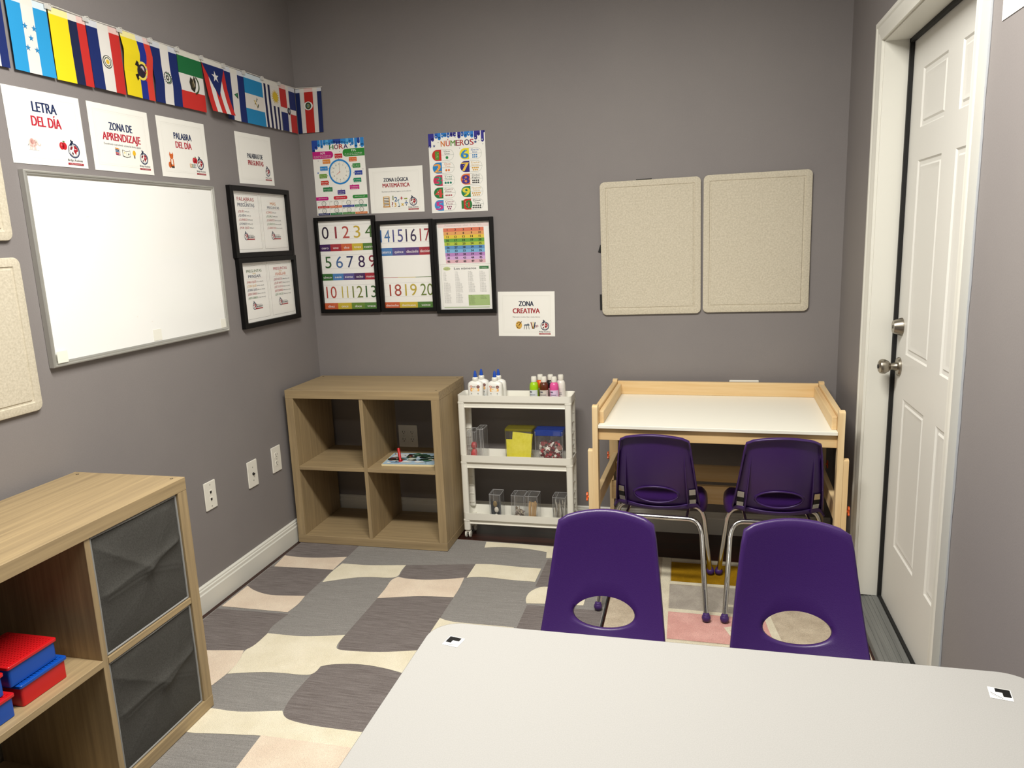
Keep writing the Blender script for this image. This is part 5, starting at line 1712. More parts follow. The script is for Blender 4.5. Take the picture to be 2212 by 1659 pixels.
def list_page(A, w, h):
    A.box_line(-w / 2 + .008, -h / 2 + .012, w / 2 - .008, h / 2 - .006, .0008, '#b9c8a4')
    A.text('Los números', 0, h / 2 - .022, .0112, '#23232b', 'c', w * .43, bold=.02)
    A.ell(-w * .36, h / 2 - .017, .019, .009, '#c3cf95').up().text('español', -w * .36, h / 2 - .0195, .005, '#3a4a2c', 'c', .028, res=1).layer -= 1
    A.rect(w * .28, h / 2 - .022, w * .46, h / 2 - .008, '#3f7a4a').up().text('vocabulario', w * .365, h / 2 - .0175, .004, '#e0ead8', 'c', .034, res=1).layer -= 1
    A.rect(w * .04, -h / 2 + .017, w * .455, -h / 2 + .069, '#a8c182').rect(-w / 2 + .014, -h / 2 + .006, w / 2 - .014, -h / 2 + .0105, '#b4c6a0')
    A.up()
    colx = [-w * .43, -w * .20, w * .055, w * .28]
    blocks = [(range(1, 10), 0, 0), (range(10, 20), 1, 0), (range(20, 30), 2, 0), (range(30, 40), 3, 0), (range(40, 50), 0, 1), (range(50, 60), 1, 1), (range(60, 70), 2, 1), (range(70, 80), 3, 1), (range(80, 90), 0, 2), (range(90, 100), 1, 2)]
    for rg, cI, band in blocks:
        for k, n in enumerate(rg):
            y = h / 2 - .034 - band * .0525 - k * .0050
            A.text('%d  %s' % (n, es(n)), colx[cI], y, .0030, '#4a4a4e', 'l', res=1)
    for k, (n, s) in enumerate(((100, 'cien'), (200, 'doscientos'), (300, 'trescientos'), (400, 'cuatrocientos'), (500, 'quinientos'), (600, 'seiscientos'), (700, 'setecientos'), (800, 'ochocientos'), (900, 'novecientos'))):
        A.text('%d  %s' % (n, s), colx[2], -h / 2 + .064 - k * .0050, .0030, '#35402c', 'l', res=1)
    for k, s in enumerate(('1.000 mil', '10.000 diez mil', '100.000 cien mil', '1.000.000 un millón')):
        A.text(s, colx[3], -h / 2 + .064 - k * .0055, .0030, '#35402c', 'l', res=1)
    A.layer -= 1


W3, H3 = 0.303, 0.456
w3, h3 = W3 - 2 * BW, H3 - 2 * BW
frame('black framed chart with a rainbow grid of 1 to 50, rightmost of three', on_back(0.8282, 1.3095, 0.001), W3, H3, BW, 0.0205,
      [(-w3 / 2 + .002, .010, w3 / 2 - .002, h3 / 2 - .002, calendar_page), (-w3 / 2 + .004, -h3 / 2 + .001, w3 / 2 - .004, .006, list_page)], 'black framed number charts')


def q_page(title, items, y_items=0.52):
    def fn(A, w, h):
        A.box_line(-w / 2 + .009, -h / 2 + .014, w / 2 - .009, h / 2 - .014, .0009, '#8a8580')
        for s, fy, hh, fw, c in title:
            A.text(s, 0, h / 2 - fy * h, hh, c, 'c', fw * w, bold=.015)
        A.rect(-w * .3, h / 2 - .277 * h, w * .3, h / 2 - .2745 * h, '#c9b6b6')
        for k, (s, e, c) in enumerate(items):
            y = h / 2 - (.342 + .067 * k) * h
            ww = min(.34, .032 * len(s) + .05) * w
            A.text(s, -w * .30, y, .0095, c, 'l', ww, bold=.014)
            A.text('(' + e + ')', -w * .30 + ww + .003, y + .001, .0058, '#4a4a4e', 'l', min(.30, .021 * len(e) + .06) * w, res=1, bold=.006)
        logo(A, -w * .10, -h * .235, .034, True)
    return fn


CR2, NV2, OR2, GR2 = '#a83a40', '#2f3a5c', '#cf8a4a', '#5f7f5a'
pA = q_page([('PALABRAS', .155, .0160, .60, CR2), ('PREGUNTAS', .250, .0160, .60, NV2), ('DE', .184, .0055, .08, '#55505a')],
            [('¿QUÉ?', 'What?', CR2), ('¿QUIÉN?', 'Who?', NV2), ('¿CUÁNDO?', 'When?', CR2), ('¿DÓNDE?', 'Where?', NV2), ('¿POR QUÉ?', 'Why?', CR2)])
pB = q_page([('MÁS', .200, .0135, .22, OR2), ('PREGUNTAS', .262, .0110, .48, NV2)],
            [('¿CÓMO?', 'How?', '#bf6a58'), ('¿CUÁL?', 'Which?', GR2), ('¿CUÁNTO?', 'How much?', '#a84a4a'), ('¿CUÁNTA?', 'How much?', '#6f8f6a'), ('¿CUÁNTOS?', 'How many?', '#b85a5a')])
pC = q_page([('PREGUNTAS', .165, .0125, .56, '#4f6a3a'), ('PARA', .198, .0055, .12, '#c9a24a'), ('PENSAR', .258, .0135, .46, NV2)],
            [('¿PARA QUÉ?', 'For what?', '#b5523f'), ('¿CON QUÉ?', 'With what?', '#cfa04a'), ('¿SOBRE QUÉ?', 'About what?', NV2), ('¿DESDE CUÁNDO?', 'Since when?', CR2), ('¿HASTA CUÁNDO?', 'Until when?', '#4f7a4a')])
pD = q_page([('PREGUNTAS', .160, .0130, .56, '#b03a4a'), ('PARA', .195, .0055, .12, '#d9a24a'), ('HABLAR', .258, .0140, .44, '#d07a5a')],
            [('¿QUÉ HICISTE?', 'What did you do?', '#a84050'), ('¿QUÉ HAY?', 'What is there?', '#a8303e'), ('¿QUÉ TE GUSTA?', 'What do you like?', '#b86a72'), ('¿QUÉ QUIERES?', 'What do you want?', '#b83a44'), ('¿QUÉ HACES?', 'What are you doing?', '#6a8f70')])
WL, HL, BL = 0.474, 0.306, 0.022
wl, hl = WL - 2 * BL, HL - 2 * BL


def two(pa, pb):
    return [(-wl / 2, -hl / 2, -0.003, hl / 2, pa), (0.003, -hl / 2, wl / 2, hl / 2, pb)]


frame('upper black frame beside the whiteboard, headed PALABRAS DE PREGUNTAS', on_left(-0.4215, 1.5465, 0.001), WL, HL - 0.002, BL, 0.021, two(pA, pB), 'black framed question sheets')
frame('lower black frame beside the whiteboard, headed PREGUNTAS PARA PENSAR', on_left(-0.4125, 1.2410, 0.001), WL, HL, BL, 0.021, two(pC, pD), 'black framed question sheets')


# ------------------------------------------------------------------ whiteboard and felt boards
wb = bpy.data.objects.new('whiteboard', None)
COL.objects.link(wb)
wb.matrix_world = on_left(-1.2125, 1.3915, 0.0012)
tag(wb, 'blank white dry erase board with a grey metal frame on the left wall', 'whiteboard')
WBW, WBH = 0.898, 0.588
a, b = WBW / 2, WBH / 2
m = MB()
m.box(-a + .008, -b + .008, 0.0, a - .008, b - .008, 0.0125)
m.build('writing_surface', M['melamine'], wb)
m = MB()
fw = 0.017
prof = [(0, 0), (0, .017), (.0025, .020), (.006, .020), (.0075, .0165), (.012, .0165), (.0145, .0145), (fw, .0128), (fw, 0)]
n = len(prof)
for sgn, ax in ((1, 'L'), (-1, 'R'), (1, 'B'), (-1, 'T')):
    ring0, ring1 = [], []
    for d, hgt in prof:
        if ax == 'L': p, q = (-a + d, -b + d, hgt), (-a + d, b - d, hgt)
        if ax == 'R': p, q = (a - d, b - d, hgt), (a - d, -b + d, hgt)
        if ax == 'T': p, q = (-a + d, b - d, hgt), (a - d, b - d, hgt)
        if ax == 'B': p, q = (a - d, -b + d, hgt), (-a + d, -b + d, hgt)
        ring0.append(m.bm.verts.new(p)); ring1.append(m.bm.verts.new(q))
    for k in range(n - 1):
        m.bm.faces.new((ring0[k], ring1[k], ring1[k + 1], ring0[k + 1]))
bmesh.ops.recalc_face_normals(m.bm, faces=m.bm.faces)
m.build('board_frame', M['alu'], wb, smooth=20)
for (u, v, su, sv, lab) in ((-a + .034, -b + .030, .040, .036, 'white tape over the lower left corner'), (0.022, -b + .040, .042, .040, 'white square sticker on the lower edge'), (a - .030, -b + .036, .036, .036, 'white square sticker at the lower right corner')):
    zz = 0.0129 if u > -0.3 else 0.0202
    k = MB().box(u - su / 2, v - sv / 2, zz, u + su / 2, v + sv / 2, zz + .0008).build('sticker', ink('#ecebe1'), wb)
    k['label'] = lab
A = Art()
for k, (u, v) in enumerate(((.285, .262), (.292, .262), (.299, .261), (-.235, .16), (-.228, .161), (0.0, -.205), (-.07, -.18))):
    A.line([(u, v), (u + .004, v + .003), (u + .007, v)], .0006, '#d8cdbd')
o = A.build('pen_residue', wb)
o.location = (0, 0, 0.0125)


def felt_board(label, mat, W, H, straps=()):
    t = bpy.data.objects.new('felt_board', None)
    COL.objects.link(t)
    t.matrix_world = mat
    tag(t, label, 'pinboard', 'beige felt pinboards')
    m = MB()
    r = 0.022
    D = 0.0125
    o = rr_pts(-W / 2, -H / 2, W / 2, H / 2, r, 7)
    levels = [(0, 0.003), (0, D - .002), (.0012, D - .0006), (.003, D), (.0255, D), (.0275, D - .0030), (.0325, D - .0030), (.035, D - .0003)]
    rings = []
    for ins, z in levels:
        rr = max(r - ins, 0.003)
        rings.append([m.bm.verts.new((x, y, z)) for x, y in rr_pts(-W / 2 + ins, -H / 2 + ins, W / 2 - ins, H / 2 - ins, rr, 7)])
    n = len(o)
    for p, q in zip(rings, rings[1:]):
        for k in range(n):
            m.bm.faces.new((p[k], p[(k + 1) % n], q[(k + 1) % n], q[k]))
    m.bm.faces.new(rings[-1])
    m.bm.faces.new(rings[0][::-1])
    m.build('felt_panel', M['felt'], t, smooth=25)
    for u0, v0, u1, v1, rot in straps:
        MB().box(u0, v0, 0.0002, u1, v1, 0.0026, rot=Matrix.Rotation(R(rot), 3, 'Z')).build('fastening_strip', M['black'], t)
    return t


felt_board('left of the two beige felt boards on the back wall, black tabs behind it', on_back(1.7145, 1.3655, 0.0008, 0.008), 0.4475, 0.604,
           [(-.2335, -.013, -.2135, .022, -18), (-.235, -.278, -.2, -.205, 0), (-.06, .285, .01, .3065, 0)])
felt_board('right of the two beige felt boards on the back wall, nearest the door', on_back(2.1735, 1.3705, 0.0008, 0.003), 0.4505, 0.604)
felt_board('lower beige felt board on the left wall, cut off by the picture edge', on_left(-2.020, 1.2085, 0.0008, 0.0), 0.608, 0.452)
felt_board('upper beige felt board on the left wall, cut off by the picture edge', on_left(-2.028, 1.708, 0.0008, 0.0), 0.608, 0.452)


# ------------------------------------------------------------------ outlets and wall plates
def wall_plate(label, mat, kind, w=0.0715, h=0.1165):
    t = bpy.data.objects.new('wall_plate', None)
    COL.objects.link(t)
    t.matrix_world = mat
    tag(t, label, 'outlet', 'white wall plates')
    MB().prism(rr_pts(-w / 2, -h / 2, w / 2, h / 2, 0.003, 3), 0.0, 0.0055, bev=0.0016).build('cover_plate', M['plate'], t)

    def receptacle(x, y):
        k = MB()
        k.use(M['plate']).prism([(x + 0.0172 * max(-.95, min(.95, 1.25 * math.cos(2 * PI * q / 24))), y + 0.0140 * math.sin(2 * PI * q / 24)) for q in range(24)], 0.005, 0.0066)
        k.use(M['slot']).box(x - .0075, y - .001, .0066, x - .0052, y + .0085, .0068).box(x + .0052, y - .0005, .0066, x + .0072, y + .0075, .0068)
        k.lathe([(0.0026, .0066), (0.0026, .0068), (0.0002, .0068)], (x, y - .0068, 0), 10)
        k.build('receptacle', None, t)

    def screw(x, y):
        MB().lathe([(0.0032, .0053), (0.0030, .0062), (0.0004, .0063)], (x, y, 0), 12).build('screw', M['alu'], t)
    if kind == 'duplex':
        receptacle(0, .0195); receptacle(0, -.0195); screw(0, 0)
    elif kind == 'quad':
        for x in (-.023, .023):
            receptacle(x, .0195); receptacle(x, -.0195); screw(x, 0)
    elif kind == 'phone':
        for y in (.014, -.016):
            k = MB()
            k.use(M['plate']).box(-.0085, y - .009, .005, .0085, y + .009, .0066, .0006)
            k.use(M['slot']).box(-.0055, y - .0045, .0066, .0055, y + .0045, .0069).box(-.0025, y - .0065, .0066, .0025, y - .0045, .0069)
            k.build('phone_jack', None, t)
        screw(0, .045); screw(0, -.045)
    elif kind == 'coax':
        MB().lathe([(0.0062, .0054), (0.0062, .008), (0.0046, .0082), (0.0046, .0135), (0.0034, .0136), (0.001, .0125)], (0, 0, 0), 14).build('coax_jack', M['slot'], t)
        screw(0, .03); screw(0, -.03)
    elif kind == 'blank':
        screw(-w / 4, 0); screw(w / 4, 0)
    return t


wall_plate('white phone jack plate with two dark sockets, nearest the long oak unit', on_left(-0.9945, 0.452, 0.0006), 'phone', 0.073, 0.117)
wall_plate('white wall plate with a single cable socket, middle of three', on_left(-0.6925, 0.446, 0.0006), 'coax', 0.074, 0.120)
wall_plate('white electrical outlet plate with two receptacles, nearest the bookcase', on_left(-0.4945, 0.4545, 0.0006), 'duplex', 0.076, 0.122)
wall_plate('double outlet plate seen through the upper right cube of the bookcase', on_back(0.474, 0.446, 0.0006), 'quad', 0.104, 0.117)
wall_plate('white double wall plate peeking above the back rail of the pine desk', on_back(2.136, 0.696, 0.0006), 'blank', 0.130, 0.118)

# ------------------------------------------------------------------ activity board lying on the shelf
ab = thing('activity_board', 'wooden picture activity board with a red pen on the bookcase shelf', 'puzzle', (0.600, -0.262, SB + zm_b + 0.009 + 0.0003), R(4))
bw_, bd_ = 0.262, 0.195
MB().prism(rr_pts(-bw_ / 2, -bd_ / 2, bw_ / 2, bd_ / 2, 0.006, 3), 0, 0.009, bev=0.001).build('board', ink('#e6d8ae'), ab)
A = Art()
rnd = random.Random(5)
A.rect(-bw_ / 2 + .004, -bd_ / 2 + .004, bw_ / 2 - .004, bd_ / 2 - .004, '#a9c3d6')
for k in range(36):
    x = -bw_ / 2 + .006 + k * (bw_ - .012) / 36
    A.rect(x, -bd_ / 2 + .004, x + .004, -bd_ / 2 + .007, '#5f7f86').rect(x, bd_ / 2 - .007, x + .004, bd_ / 2 - .004, '#5f7f46')
A.up()
for k in range(70):
    x, y = rnd.uniform(-.102, .102), rnd.uniform(-.072, .072)
    c = rnd.choice(['#eceae2', '#eceae2', '#dfe6ea', '#8fb0cf']) if y < -.035 else rnd.choice(['#1f2b22', '#24352a', '#2f4a38', '#161b18', '#5a2a2a', '#3d6a50', '#c9ccc0'])
    pts = [(x + rnd.uniform(.5, 1.2) * (.018 if y < -.035 else .024) * math.cos(2 * PI * q / 7), y + rnd.uniform(.4, 1.0) * (.010 if y < -.035 else .020) * math.sin(2 * PI * q / 7)) for q in range(7)]
    A.layer += .2
    A.poly(pts, c)
A.layer += 1
for k in range(18):
    x, y = rnd.uniform(-.11, .115), rnd.uniform(-.08, .06)
    A.layer += .1
    A.poly([(x, y), (x + .008, y + .002), (x + .006, y + .007), (x - .002, y + .005)], rnd.choice(['#1a1a1c', '#c9a24a', '#b83a3a', '#f2efe6', '#2f7a5a']))
o = A.build('picture', ab)
o.location = (0, 0, 0.0092)
m = MB()
m.tube([(-.052, -.040, .0100), (-.056, -.034, .020), (-.066, -.018, .062), (-.067, -.0165, .066)], [.0065, .0062, .0072, .0068], 14)
m.tube([(-.052, -.042, .0096), (-.052, -.042, .0105)], .011, 14)
pen = m.build('magnet_pen', plain('red_pen', '#c5161c', 0.35), ab)
MB().tube([(-.066, -.018, .062), (-.074, -.006, .045), (-.078, .004, .024), (-.076, .010, .0105)], .0011, 6).build('pen_cord', ink('#a3222a'), ab)
nt_ = MB().box(-.110, .012, .0115, -.042, .072, .0128, .0003).build('clear_cover', ink('#cfd4d6'), ab)


# ================================================================== PINE DESK
desk = thing('activity_desk', 'pine desk with white top and raised rim against the back wall', 'desk', (1.996, -0.365, 0), R(-1.7))
DW = 0.441                                            # half width between the posts
ZT = 0.6935
YF, YR = -0.292, 0.318                                # front and rear of the top, local
MB().box(-DW, YF - 0.003, ZT - 0.0135, DW, YR, ZT, 0.0012).build('desk_top', M['white_board'], desk)
MB().box(-DW, YF + 0.012, ZT - 0.064, DW, YF + 0.034, ZT - 0.0137, 0.001).build('front_apron', M['pine0'], desk)
MB().box(-DW, YR - 0.02, ZT - 0.064, DW, YR, ZT - 0.0137, 0.001).build('rear_apron', M['pine0'], desk)
MB().box(-DW, YR - 0.0205, ZT + 0.0001, DW, YR - 0.0005, ZT + 0.062, 0.002).build('back_rail', M['pine0'], desk)
for s in (-1, 1):
    x0, x1 = sorted((s * DW, s * (DW - 0.019)))
    MB().box(x0, YF + 0.030, ZT + 0.0001, x1, YR - 0.021, ZT + 0.050, 0.002).build('side_rim', M['pine1'], desk)
    # side apron that carries the post tops (slimmer board outside the rim)
    x0, x1 = sorted((s * (DW + 0.0004), s * (DW + 0.0216)))
    MB().box(x0, YF + 0.018, ZT - 0.010, x1, YR - 0.012, ZT + 0.062, 0.002).build('side_board', M['pine1'], desk)
    for y0, nm in ((YF - 0.010, 'front'), (YR - 0.030, 'rear')):
        top = ZT + (0.080 if nm == 'front' else 0.072)
        p = MB()
        yy0, yy1 = y0, y0 + 0.040
        # inner post: flat board, rounded at the top
        P = [(yy0, 0.325), (yy1, 0.325)] + [((yy0 + yy1) / 2 + 0.020 * max(-1, min(1, 1.18 * math.cos(PI * k / 10))), top - 0.012 + 0.012 * math.sin(PI * k / 10)) for k in range(11)]
        p.prism(P, x0, x1, 'yz')
        p.build('post', M['pine2'], desk, smooth=30)
        # outer leg on the outside, slides along the post
        xa, xb = sorted((s * (DW + 0.0220), s * (DW + 0.0410)))
        l = MB()
        lt = 0.592
        zg = RT + 0.0006 if nm == 'front' else 0.0003
        P = [(yy0 + 0.002, zg), (yy1 - 0.002, zg)] + [((yy0 + yy1) / 2 + 0.018 * max(-1, min(1, 1.18 * math.cos(PI * k / 10))), lt - 0.010 + 0.010 * math.sin(PI * k / 10)) for k in range(11)]
        l.prism(P, xa, xb, 'yz')
        leg = l.build('leg', M['pine2'], desk, smooth=30)
        kx = s * (DW + 0.041)
        zk = 0.388
        k = MB()
        k.lathe([(0.0055, 0.0), (0.0055, s * 0.008), (0.001, s * 0.008)], (kx, (yy0 + yy1) / 2, zk), 14, 'x')
        w1_, w2_ = sorted((kx + s * 0.006, kx + s * 0.0125))
        k.prism([((yy0 + yy1) / 2 + y, zk + z) for y, z in ((-.004, -.004), (-.0095, -.012), (-.005, -.0175), (.004, -.0165), (.008, -.008), (.005, .0), (.009, .008), (.0095, .0145), (.004, .0185), (-.004, .017), (-.009, .009), (-.005, .003))], w1_, w2_, 'yz', bev=0.0012)
        k.build('wing_knob', M['orange'], leg)
    # long rail between front and rear posts
    MB().box(x0, YF + 0.0305, 0.345, x1, YR - 0.0305, 0.412, 0.0015).build('side_rail', M['pine1'], desk)
MB().box(-DW + 0.001, 0.205, 0.313, DW - 0.001, 0.225, 0.388, 0.0015).build('rear_shelf_slat', M['pine0'], desk)
MB().box(-DW + 0.001, 0.055, 0.262, DW - 0.001, 0.075, 0.3445, 0.0015).build('front_shelf_slat', M['pine0'], desk)

# ================================================================== PURPLE CHAIRS
BT = 0.336                                            # height of the backrest along its slope


def back_outline():
    P = []
    for k in range(9):
        P.append((0.165 - 0.033 * k / 8, 0.0 + 0.294 * k / 8))
    for k in range(1, 9):
        a = R(80 * k / 8)
        P.append((0.132 - 0.030 + 0.030 * math.cos(a), 0.294 + 0.026 * math.sin(a)))
    xe, ye = P[-1]
    for k in range(1, 9):
        f = k / 8
        P.append((xe * (1 - f), ye + 0.0155 * (1 - (1 - f) ** 2)))
    return P + [(-x, y) for x, y in P[-2::-1]]


BO_ = back_outline()


def back_pt(s, t, off=0.0):
    """point on the backrest shell; off moves it backwards along the shell"""
    f = t / BT
    y = -0.158 - 0.098 * f - 0.012 * math.sin(PI * min(f, 1)) + (0.34 - 0.10 * f) * (s * s) / 0.165 * 0.85 + (0.012 * (1 - f) ** 6)
    z = 0.366 + 0.322 * f
    return Vector((s, y - off * 0.96, z - off * 0.28))


def build_back():
    m = MB()
    n = 72
    hc, ha, hb = (0.0, 0.061), 0.086, 0.041
    outer, inner = [], []
    for k in range(n):
        a = 2 * PI * k / n
        dx, dy = math.cos(a), math.sin(a) * 0.9
        best = None
        pts = BO_ + [BO_[0]]
        for (x0, y0), (x1, y1) in zip(pts, pts[1:]):
            ex, ey = x1 - x0, y1 - y0
            den = dx * ey - dy * ex
            if abs(den) < 1e-12:
                continue
            tt = ((x0 - hc[0]) * ey - (y0 - hc[1]) * ex) / den
            uu = ((x0 - hc[0]) * dy - (y0 - hc[1]) * dx) / den
            if tt > 0 and -1e-6 <= uu <= 1 + 1e-6 and (best is None or tt < best):
                best = tt
        outer.append((hc[0] + dx * best, hc[1] + dy * best))
        inner.append((hc[0] + ha * math.cos(a), hc[1] + hb * math.sin(a)))
    rings = []
    rings.append([back_pt(x, y, 0.009) for x, y in [(hc[0] + (p[0] - hc[0]) * .985, hc[1] + (p[1] - hc[1]) * .985) for p in inner]])
    rings.append([back_pt(x, y, 0.002) for x, y in [(hc[0] + (p[0] - hc[0]) * 1.0, hc[1] + (p[1] - hc[1]) * 1.0) for p in inner]])
    NR = 14
    for r in range(1, NR + 1):
        f = r / NR
        f = f ** 0.9
        ins = 0.96 if False else 1.0
        ring = []
        for p, q in zip(inner, outer):
            x, y = p[0] + (q[0] - p[0]) * f * 0.975, p[1] + (q[1] - p[1]) * f * 0.975
            ring.append(back_pt(x, y))
        rings.append(ring)
    for fr, of in ((0.992, 0.0018), (1.0, 0.0055), (1.0, 0.0175)):
        rings.append([back_pt(p[0] + (q[0] - p[0]) * fr, max(p[1] + (q[1] - p[1]) * fr, 0.0), of if q[1] > 0.002 else 0.0) for p, q in zip(inner, outer)])
    V = [[m.bm.verts.new(v) for v in r] for r in rings]
    for a, b in zip(V, V[1:]):
        for k in range(n):
            m.bm.faces.new((a[k], b[k], b[(k + 1) % n], a[(k + 1) % n]))
    bmesh.ops.recalc_face_normals(m.bm, faces=m.bm.faces)
    return m


def seat_fn(u, v):
    # v: 0 at the bend, 1 at the front lip
    prof = [(-0.158, 0.366), (-0.150, 0.352), (-0.132, 0.3445), (-0.10, 0.342), (-0.05, 0.3405), (0.0, 0.341), (0.05, 0.344), (0.10, 0.3485), (0.14, 0.348), (0.160, 0.341), (0.170, 0.328), (0.172, 0.318)]
    f = v * (len(prof) - 1)
    i = min(int(f), len(prof) - 2)
    g = f - i
    y = prof[i][0] * (1 - g) + prof[i + 1][0] * g
    z = prof[i][1] * (1 - g) + prof[i + 1][1] * g
    hw = 0.163 + 0.024 * math.sin(PI * min(1, (v) / 0.9)) - 0.012 * max(0, v - 0.7) / 0.3
    s = (2 * u - 1)
    if v > 0.75:
        hw -= 0.05 * ((v - 0.75) / 0.25) ** 3
    e = abs(s)
    z += 0.012 * s * s * (1 - v) + 0.004 * s * s
    if e > 0.88:                                     # rolled-down edge
        z -= 0.030 * ((e - 0.88) / 0.12) ** 1.6 * math.sin(PI * min(1, v + 0.12)) ** 0.5 if v < 0.88 else 0.01 * (e - .88) / .12
    return (s * hw, y + (0.34 * (s * hw) ** 2 / 0.165 * 0.85) * (1 - v) ** 2, z)


def make_chair():
    t = thing('school_chair', 'x', 'chair', (0, 0, RT + 0.0008), 0, 'purple school chairs')
    bk = build_back().build('backrest', M['purple'], t, smooth=60)
    sd = bk.modifiers.new('shell thickness', 'SOLIDIFY')
    sd.thickness = 0.0055
    sd.offset = 0
    st_ = MB().grid(seat_fn, 40, 33)
    bmesh.ops.recalc_face_normals(st_.bm, faces=st_.bm.faces)
    se = st_.build('seat', M['purple'], t, smooth=60)
    sd = se.modifiers.new('shell thickness', 'SOLIDIFY')
    sd.thickness = 0.0055
    sd.offset = 0
    # stiffening ribs down the back of the shell
    for s in (-1, 1):
        m = MB()
        N = 14
        rows_ = []
        for k in range(N + 1):
            tt = -0.006 + 0.262 * k / N
            dep = 0.019 * (1 - k / N) ** 0.8 + 0.001
            x = s * (0.122 - 0.012 * k / N)
            a0, a1 = back_pt(x - 0.002, tt, 0.001), back_pt(x + 0.002, tt, 0.001)
            b0, b1 = back_pt(x - 0.002, tt, dep), back_pt(x + 0.002, tt, dep)
            rows_.append([m.bm.verts.new(p) for p in (a0, a1, b1, b0)])
        for p, q in zip(rows_, rows_[1:]):
            for k in range(4):
                m.bm.faces.new((p[k], p[(k + 1) % 4], q[(k + 1) % 4], q[k]))
        m.bm.faces.new(rows_[0]); m.bm.faces.new(rows_[-1][::-1])
        bmesh.ops.recalc_face_normals(m.bm, faces=m.bm.faces)
        m.build('rib', M['purple'], t)
        # added chrome and black plates imitating reflections seen between rib and outer edge
        for (ta, tb, mk) in ((0.058, 0.086, 'chrome'), (0.034, 0.0575, 'black'), (0.006, 0.0335, 'chrome')):
            k = MB()
            xa, xb = s * 0.1265, s * 0.150
            q = [back_pt(xa, ta, 0.005), back_pt(xb, ta, 0.005), back_pt(xb, tb, 0.005), back_pt(xa, tb, 0.005)]
            d = Vector((0, -0.003, -0.001))
            f = [k.bm.verts.new(p) for p in q] + [k.bm.verts.new(p + d) for p in q]
            for ix in ((0, 1, 2, 3), (7, 6, 5, 4), (0, 4, 5, 1), (1, 5, 6, 2), (2, 6, 7, 3), (3, 7, 4, 0)):
                k.bm.faces.new([f[i] for i in ix])
            bmesh.ops.recalc_face_normals(k.bm, faces=k.bm.faces)
            k.build('gap_glint_plate', M[mk], t)
    # chrome legs: each runs from the middle of its cross bar, round the bend, down to the floor
    for fy, ty, zt, nm in ((-0.358, -0.182, 0.331, 'rear'), (0.045, -0.02, 0.3255, 'front')):
        for s in (-1, 1):
            P = [(0, ty, zt), (s * 0.09, ty, zt), (s * 0.125, ty, zt)]
            A0, A1 = Vector((s * 0.125, ty, zt)), Vector((s * 0.178, ty + (fy - ty) * 0.16, zt - 0.055))
            C0, C1 = Vector((s * 0.155, ty, zt)), Vector((s * 0.170, ty + (fy - ty) * 0.05, zt - 0.014))
            for k in range(1, 9):
                g = k / 8
                p = A0 * (1 - g) ** 3 + C0 * 3 * g * (1 - g) ** 2 + C1 * 3 * g * g * (1 - g) + A1 * g ** 3
                P.append(tuple(p))
            P.append((s * 0.203, fy, 0.014))
            leg = MB().tube(P, 0.0098, 12).build('leg', M['chrome'], t, smooth=50)
            g_ = MB().ball((s * 0.203, fy, 0.0165), 0.0165, 1.0, 16)
            g_.lathe([(0.0125, 0.022), (0.0122, 0.032), (0.0095, 0.034)], (s * 0.203, fy, 0), 14)
            g_.build('ball_glide', M['purple_dark'], leg, smooth=60)
    # bars under the seat joining the two frames
    for s in (-1, 1):
        MB().tube([(s * 0.118, -0.182, 0.331), (s * 0.118, -0.15, 0.328), (s * 0.118, 0.02, 0.3265)], 0.006, 8).build('seat_bar', M['chrome'], t)
    return t


ch = make_chair()
LABELS = [
    ('purple chair seen from behind at the left half of the pine desk', 1.7835, -0.500, -3.0),
    ('purple chair seen from behind at the right half of the pine desk, by the door', 2.2270, -0.500, 1.5),
    ('purple chair facing the viewer at the left of the grey table', 1.6865, -1.822, 180.0),
    ('purple chair facing the viewer at the right of the grey table, nearest the door', 2.1780, -1.822, 180.0)]
for i, (lab, x, y, a) in enumerate(LABELS):
    o = ch if i == 0 else copy_tree(ch)
    o.location = (x, y, RT + 0.0008)
    o.rotation_euler.z = R(a)
    o['label'] = lab

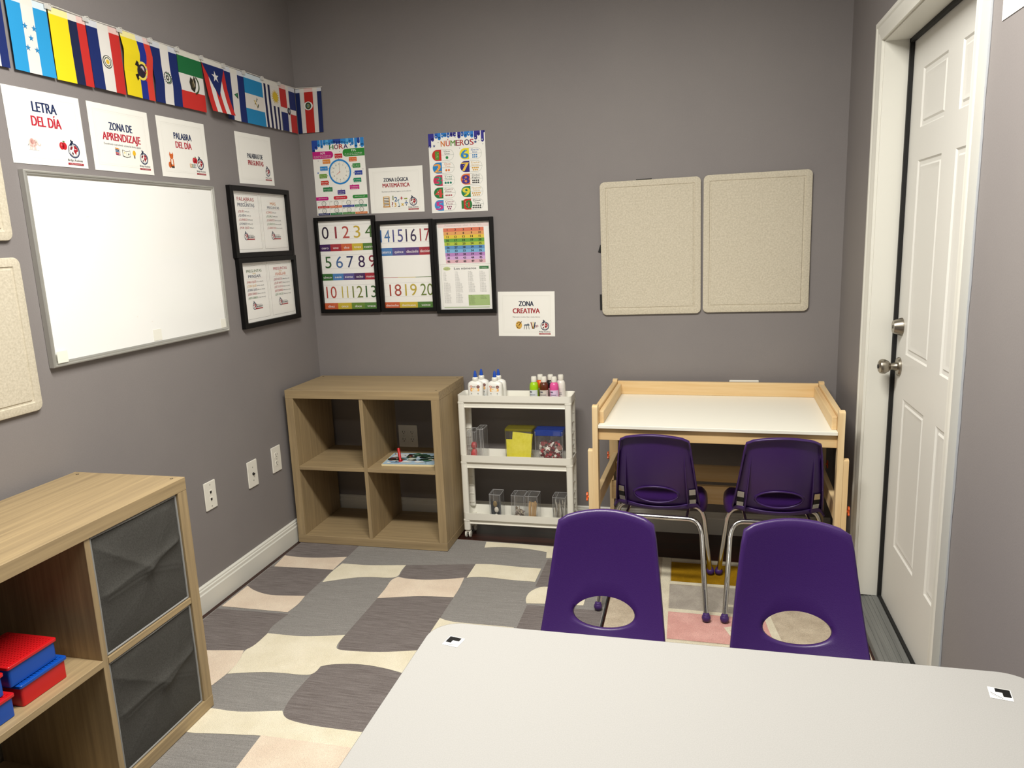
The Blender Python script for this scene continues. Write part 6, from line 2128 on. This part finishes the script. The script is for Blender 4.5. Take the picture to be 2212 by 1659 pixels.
# ================================================================== GREY TABLE
TX0, TX1, TY0, TY1, TZ = 1.390, 2.512, -2.895, -2.131, 0.640
tb = thing('activity_table', 'light grey laminate table with rounded corners in the foreground', 'table', ((TX0 + TX1) / 2, (TY0 + TY1) / 2, 0))
hx, hy = (TX1 - TX0) / 2, (TY1 - TY0) / 2
MB().prism(rr_pts(-hx + .0012, -hy + .0012, hx - .0012, hy - .0012, 0.062, 10), TZ - 0.027, TZ).build('table_top', M['grey_top'], tb)
m = MB()
o_, i_ = rr_pts(-hx, -hy, hx, hy, 0.063, 10), rr_pts(-hx + .0012, -hy + .0012, hx - .0012, hy - .0012, 0.062, 10)
n = len(o_)
vs = [[m.bm.verts.new((x, y, z)) for x, y in q] for q, z in ((i_, TZ - .028), (o_, TZ - .027), (o_, TZ - .0012), (i_, TZ + .0002))]
for p, q in zip(vs, vs[1:]):
    for k in range(n):
        m.bm.faces.new((p[k], p[(k + 1) % n], q[(k + 1) % n], q[k]))
m.build('edge_band', M['grey_edge'], tb, smooth=50)
for sx in (-1, 1):
    for sy in (-1, 1):
        x, y = sx * (hx - 0.085), sy * (hy - 0.085)
        m = MB()
        m.use(M['leg_steel']).lathe([(0.019, 0.02), (0.019, TZ - 0.0275)], (x, y, 0), 18)
        m.lathe([(0.0225, 0.22), (0.0225, TZ - 0.0275)], (x, y, 0), 18)
        m.box(x - .05, y - .05, TZ - .031, x + .05, y + .05, TZ - .0275)
        lg = m.build('leg', None, tb)
        MB().lathe([(0.021, RT + 0.001), (0.021, 0.012), (0.012, 0.022)], (x, y, 0), 16).build('foot_cap', M['black'], lg)
for mx, my, rot, flip in ((1.4530, -2.205, -11, 1), (2.4320, -2.2035, -10, -1)):
    A = Art()
    s = 0.034
    A.rect(-s / 2, -s / 2, s / 2, s / 2, '#f2f2f0').up()
    f = flip
    if f > 0:
        A.poly([(-s * .46, s * .46), (s * .30, s * .46), (s * .30, s * .10), (-s * .10, s * .10), (-s * .10, -s * .18), (-s * .46, -s * .18)], '#0b0b0c')
        A.line([(-s * .12, -s * .42), (s * .42, -s * .18)], .0011, '#3a3a3e').line([(0, -s * .44), (s * .36, -s * .28)], .0008, '#6a6a6e')
    else:
        A.poly([(-s * .20, s * .46), (s * .46, s * .46), (s * .46, -s * .22), (s * .10, -s * .22), (s * .10, s * .12), (-s * .20, s * .12)], '#0b0b0c')
        A.line([(-s * .44, s * .02), (s * .06, -s * .42)], .0011, '#3a3a3e').line([(-s * .44, -s * .12), (-s * .06, -s * .44)], .0008, '#6a6a6e')
    k = A.build('corner_sticker', tb)
    k.location = (mx - (TX0 + TX1) / 2, my - (TY0 + TY1) / 2, TZ + 0.0003)
    k.rotation_euler.z = R(rot)
    k['label'] = 'white sticker with a black corner mark near the ' + ('left' if f > 0 else 'right') + ' far corner'

bpy.data.objects.remove(_txt_obj)
bpy.data.curves.remove(_txt_data)
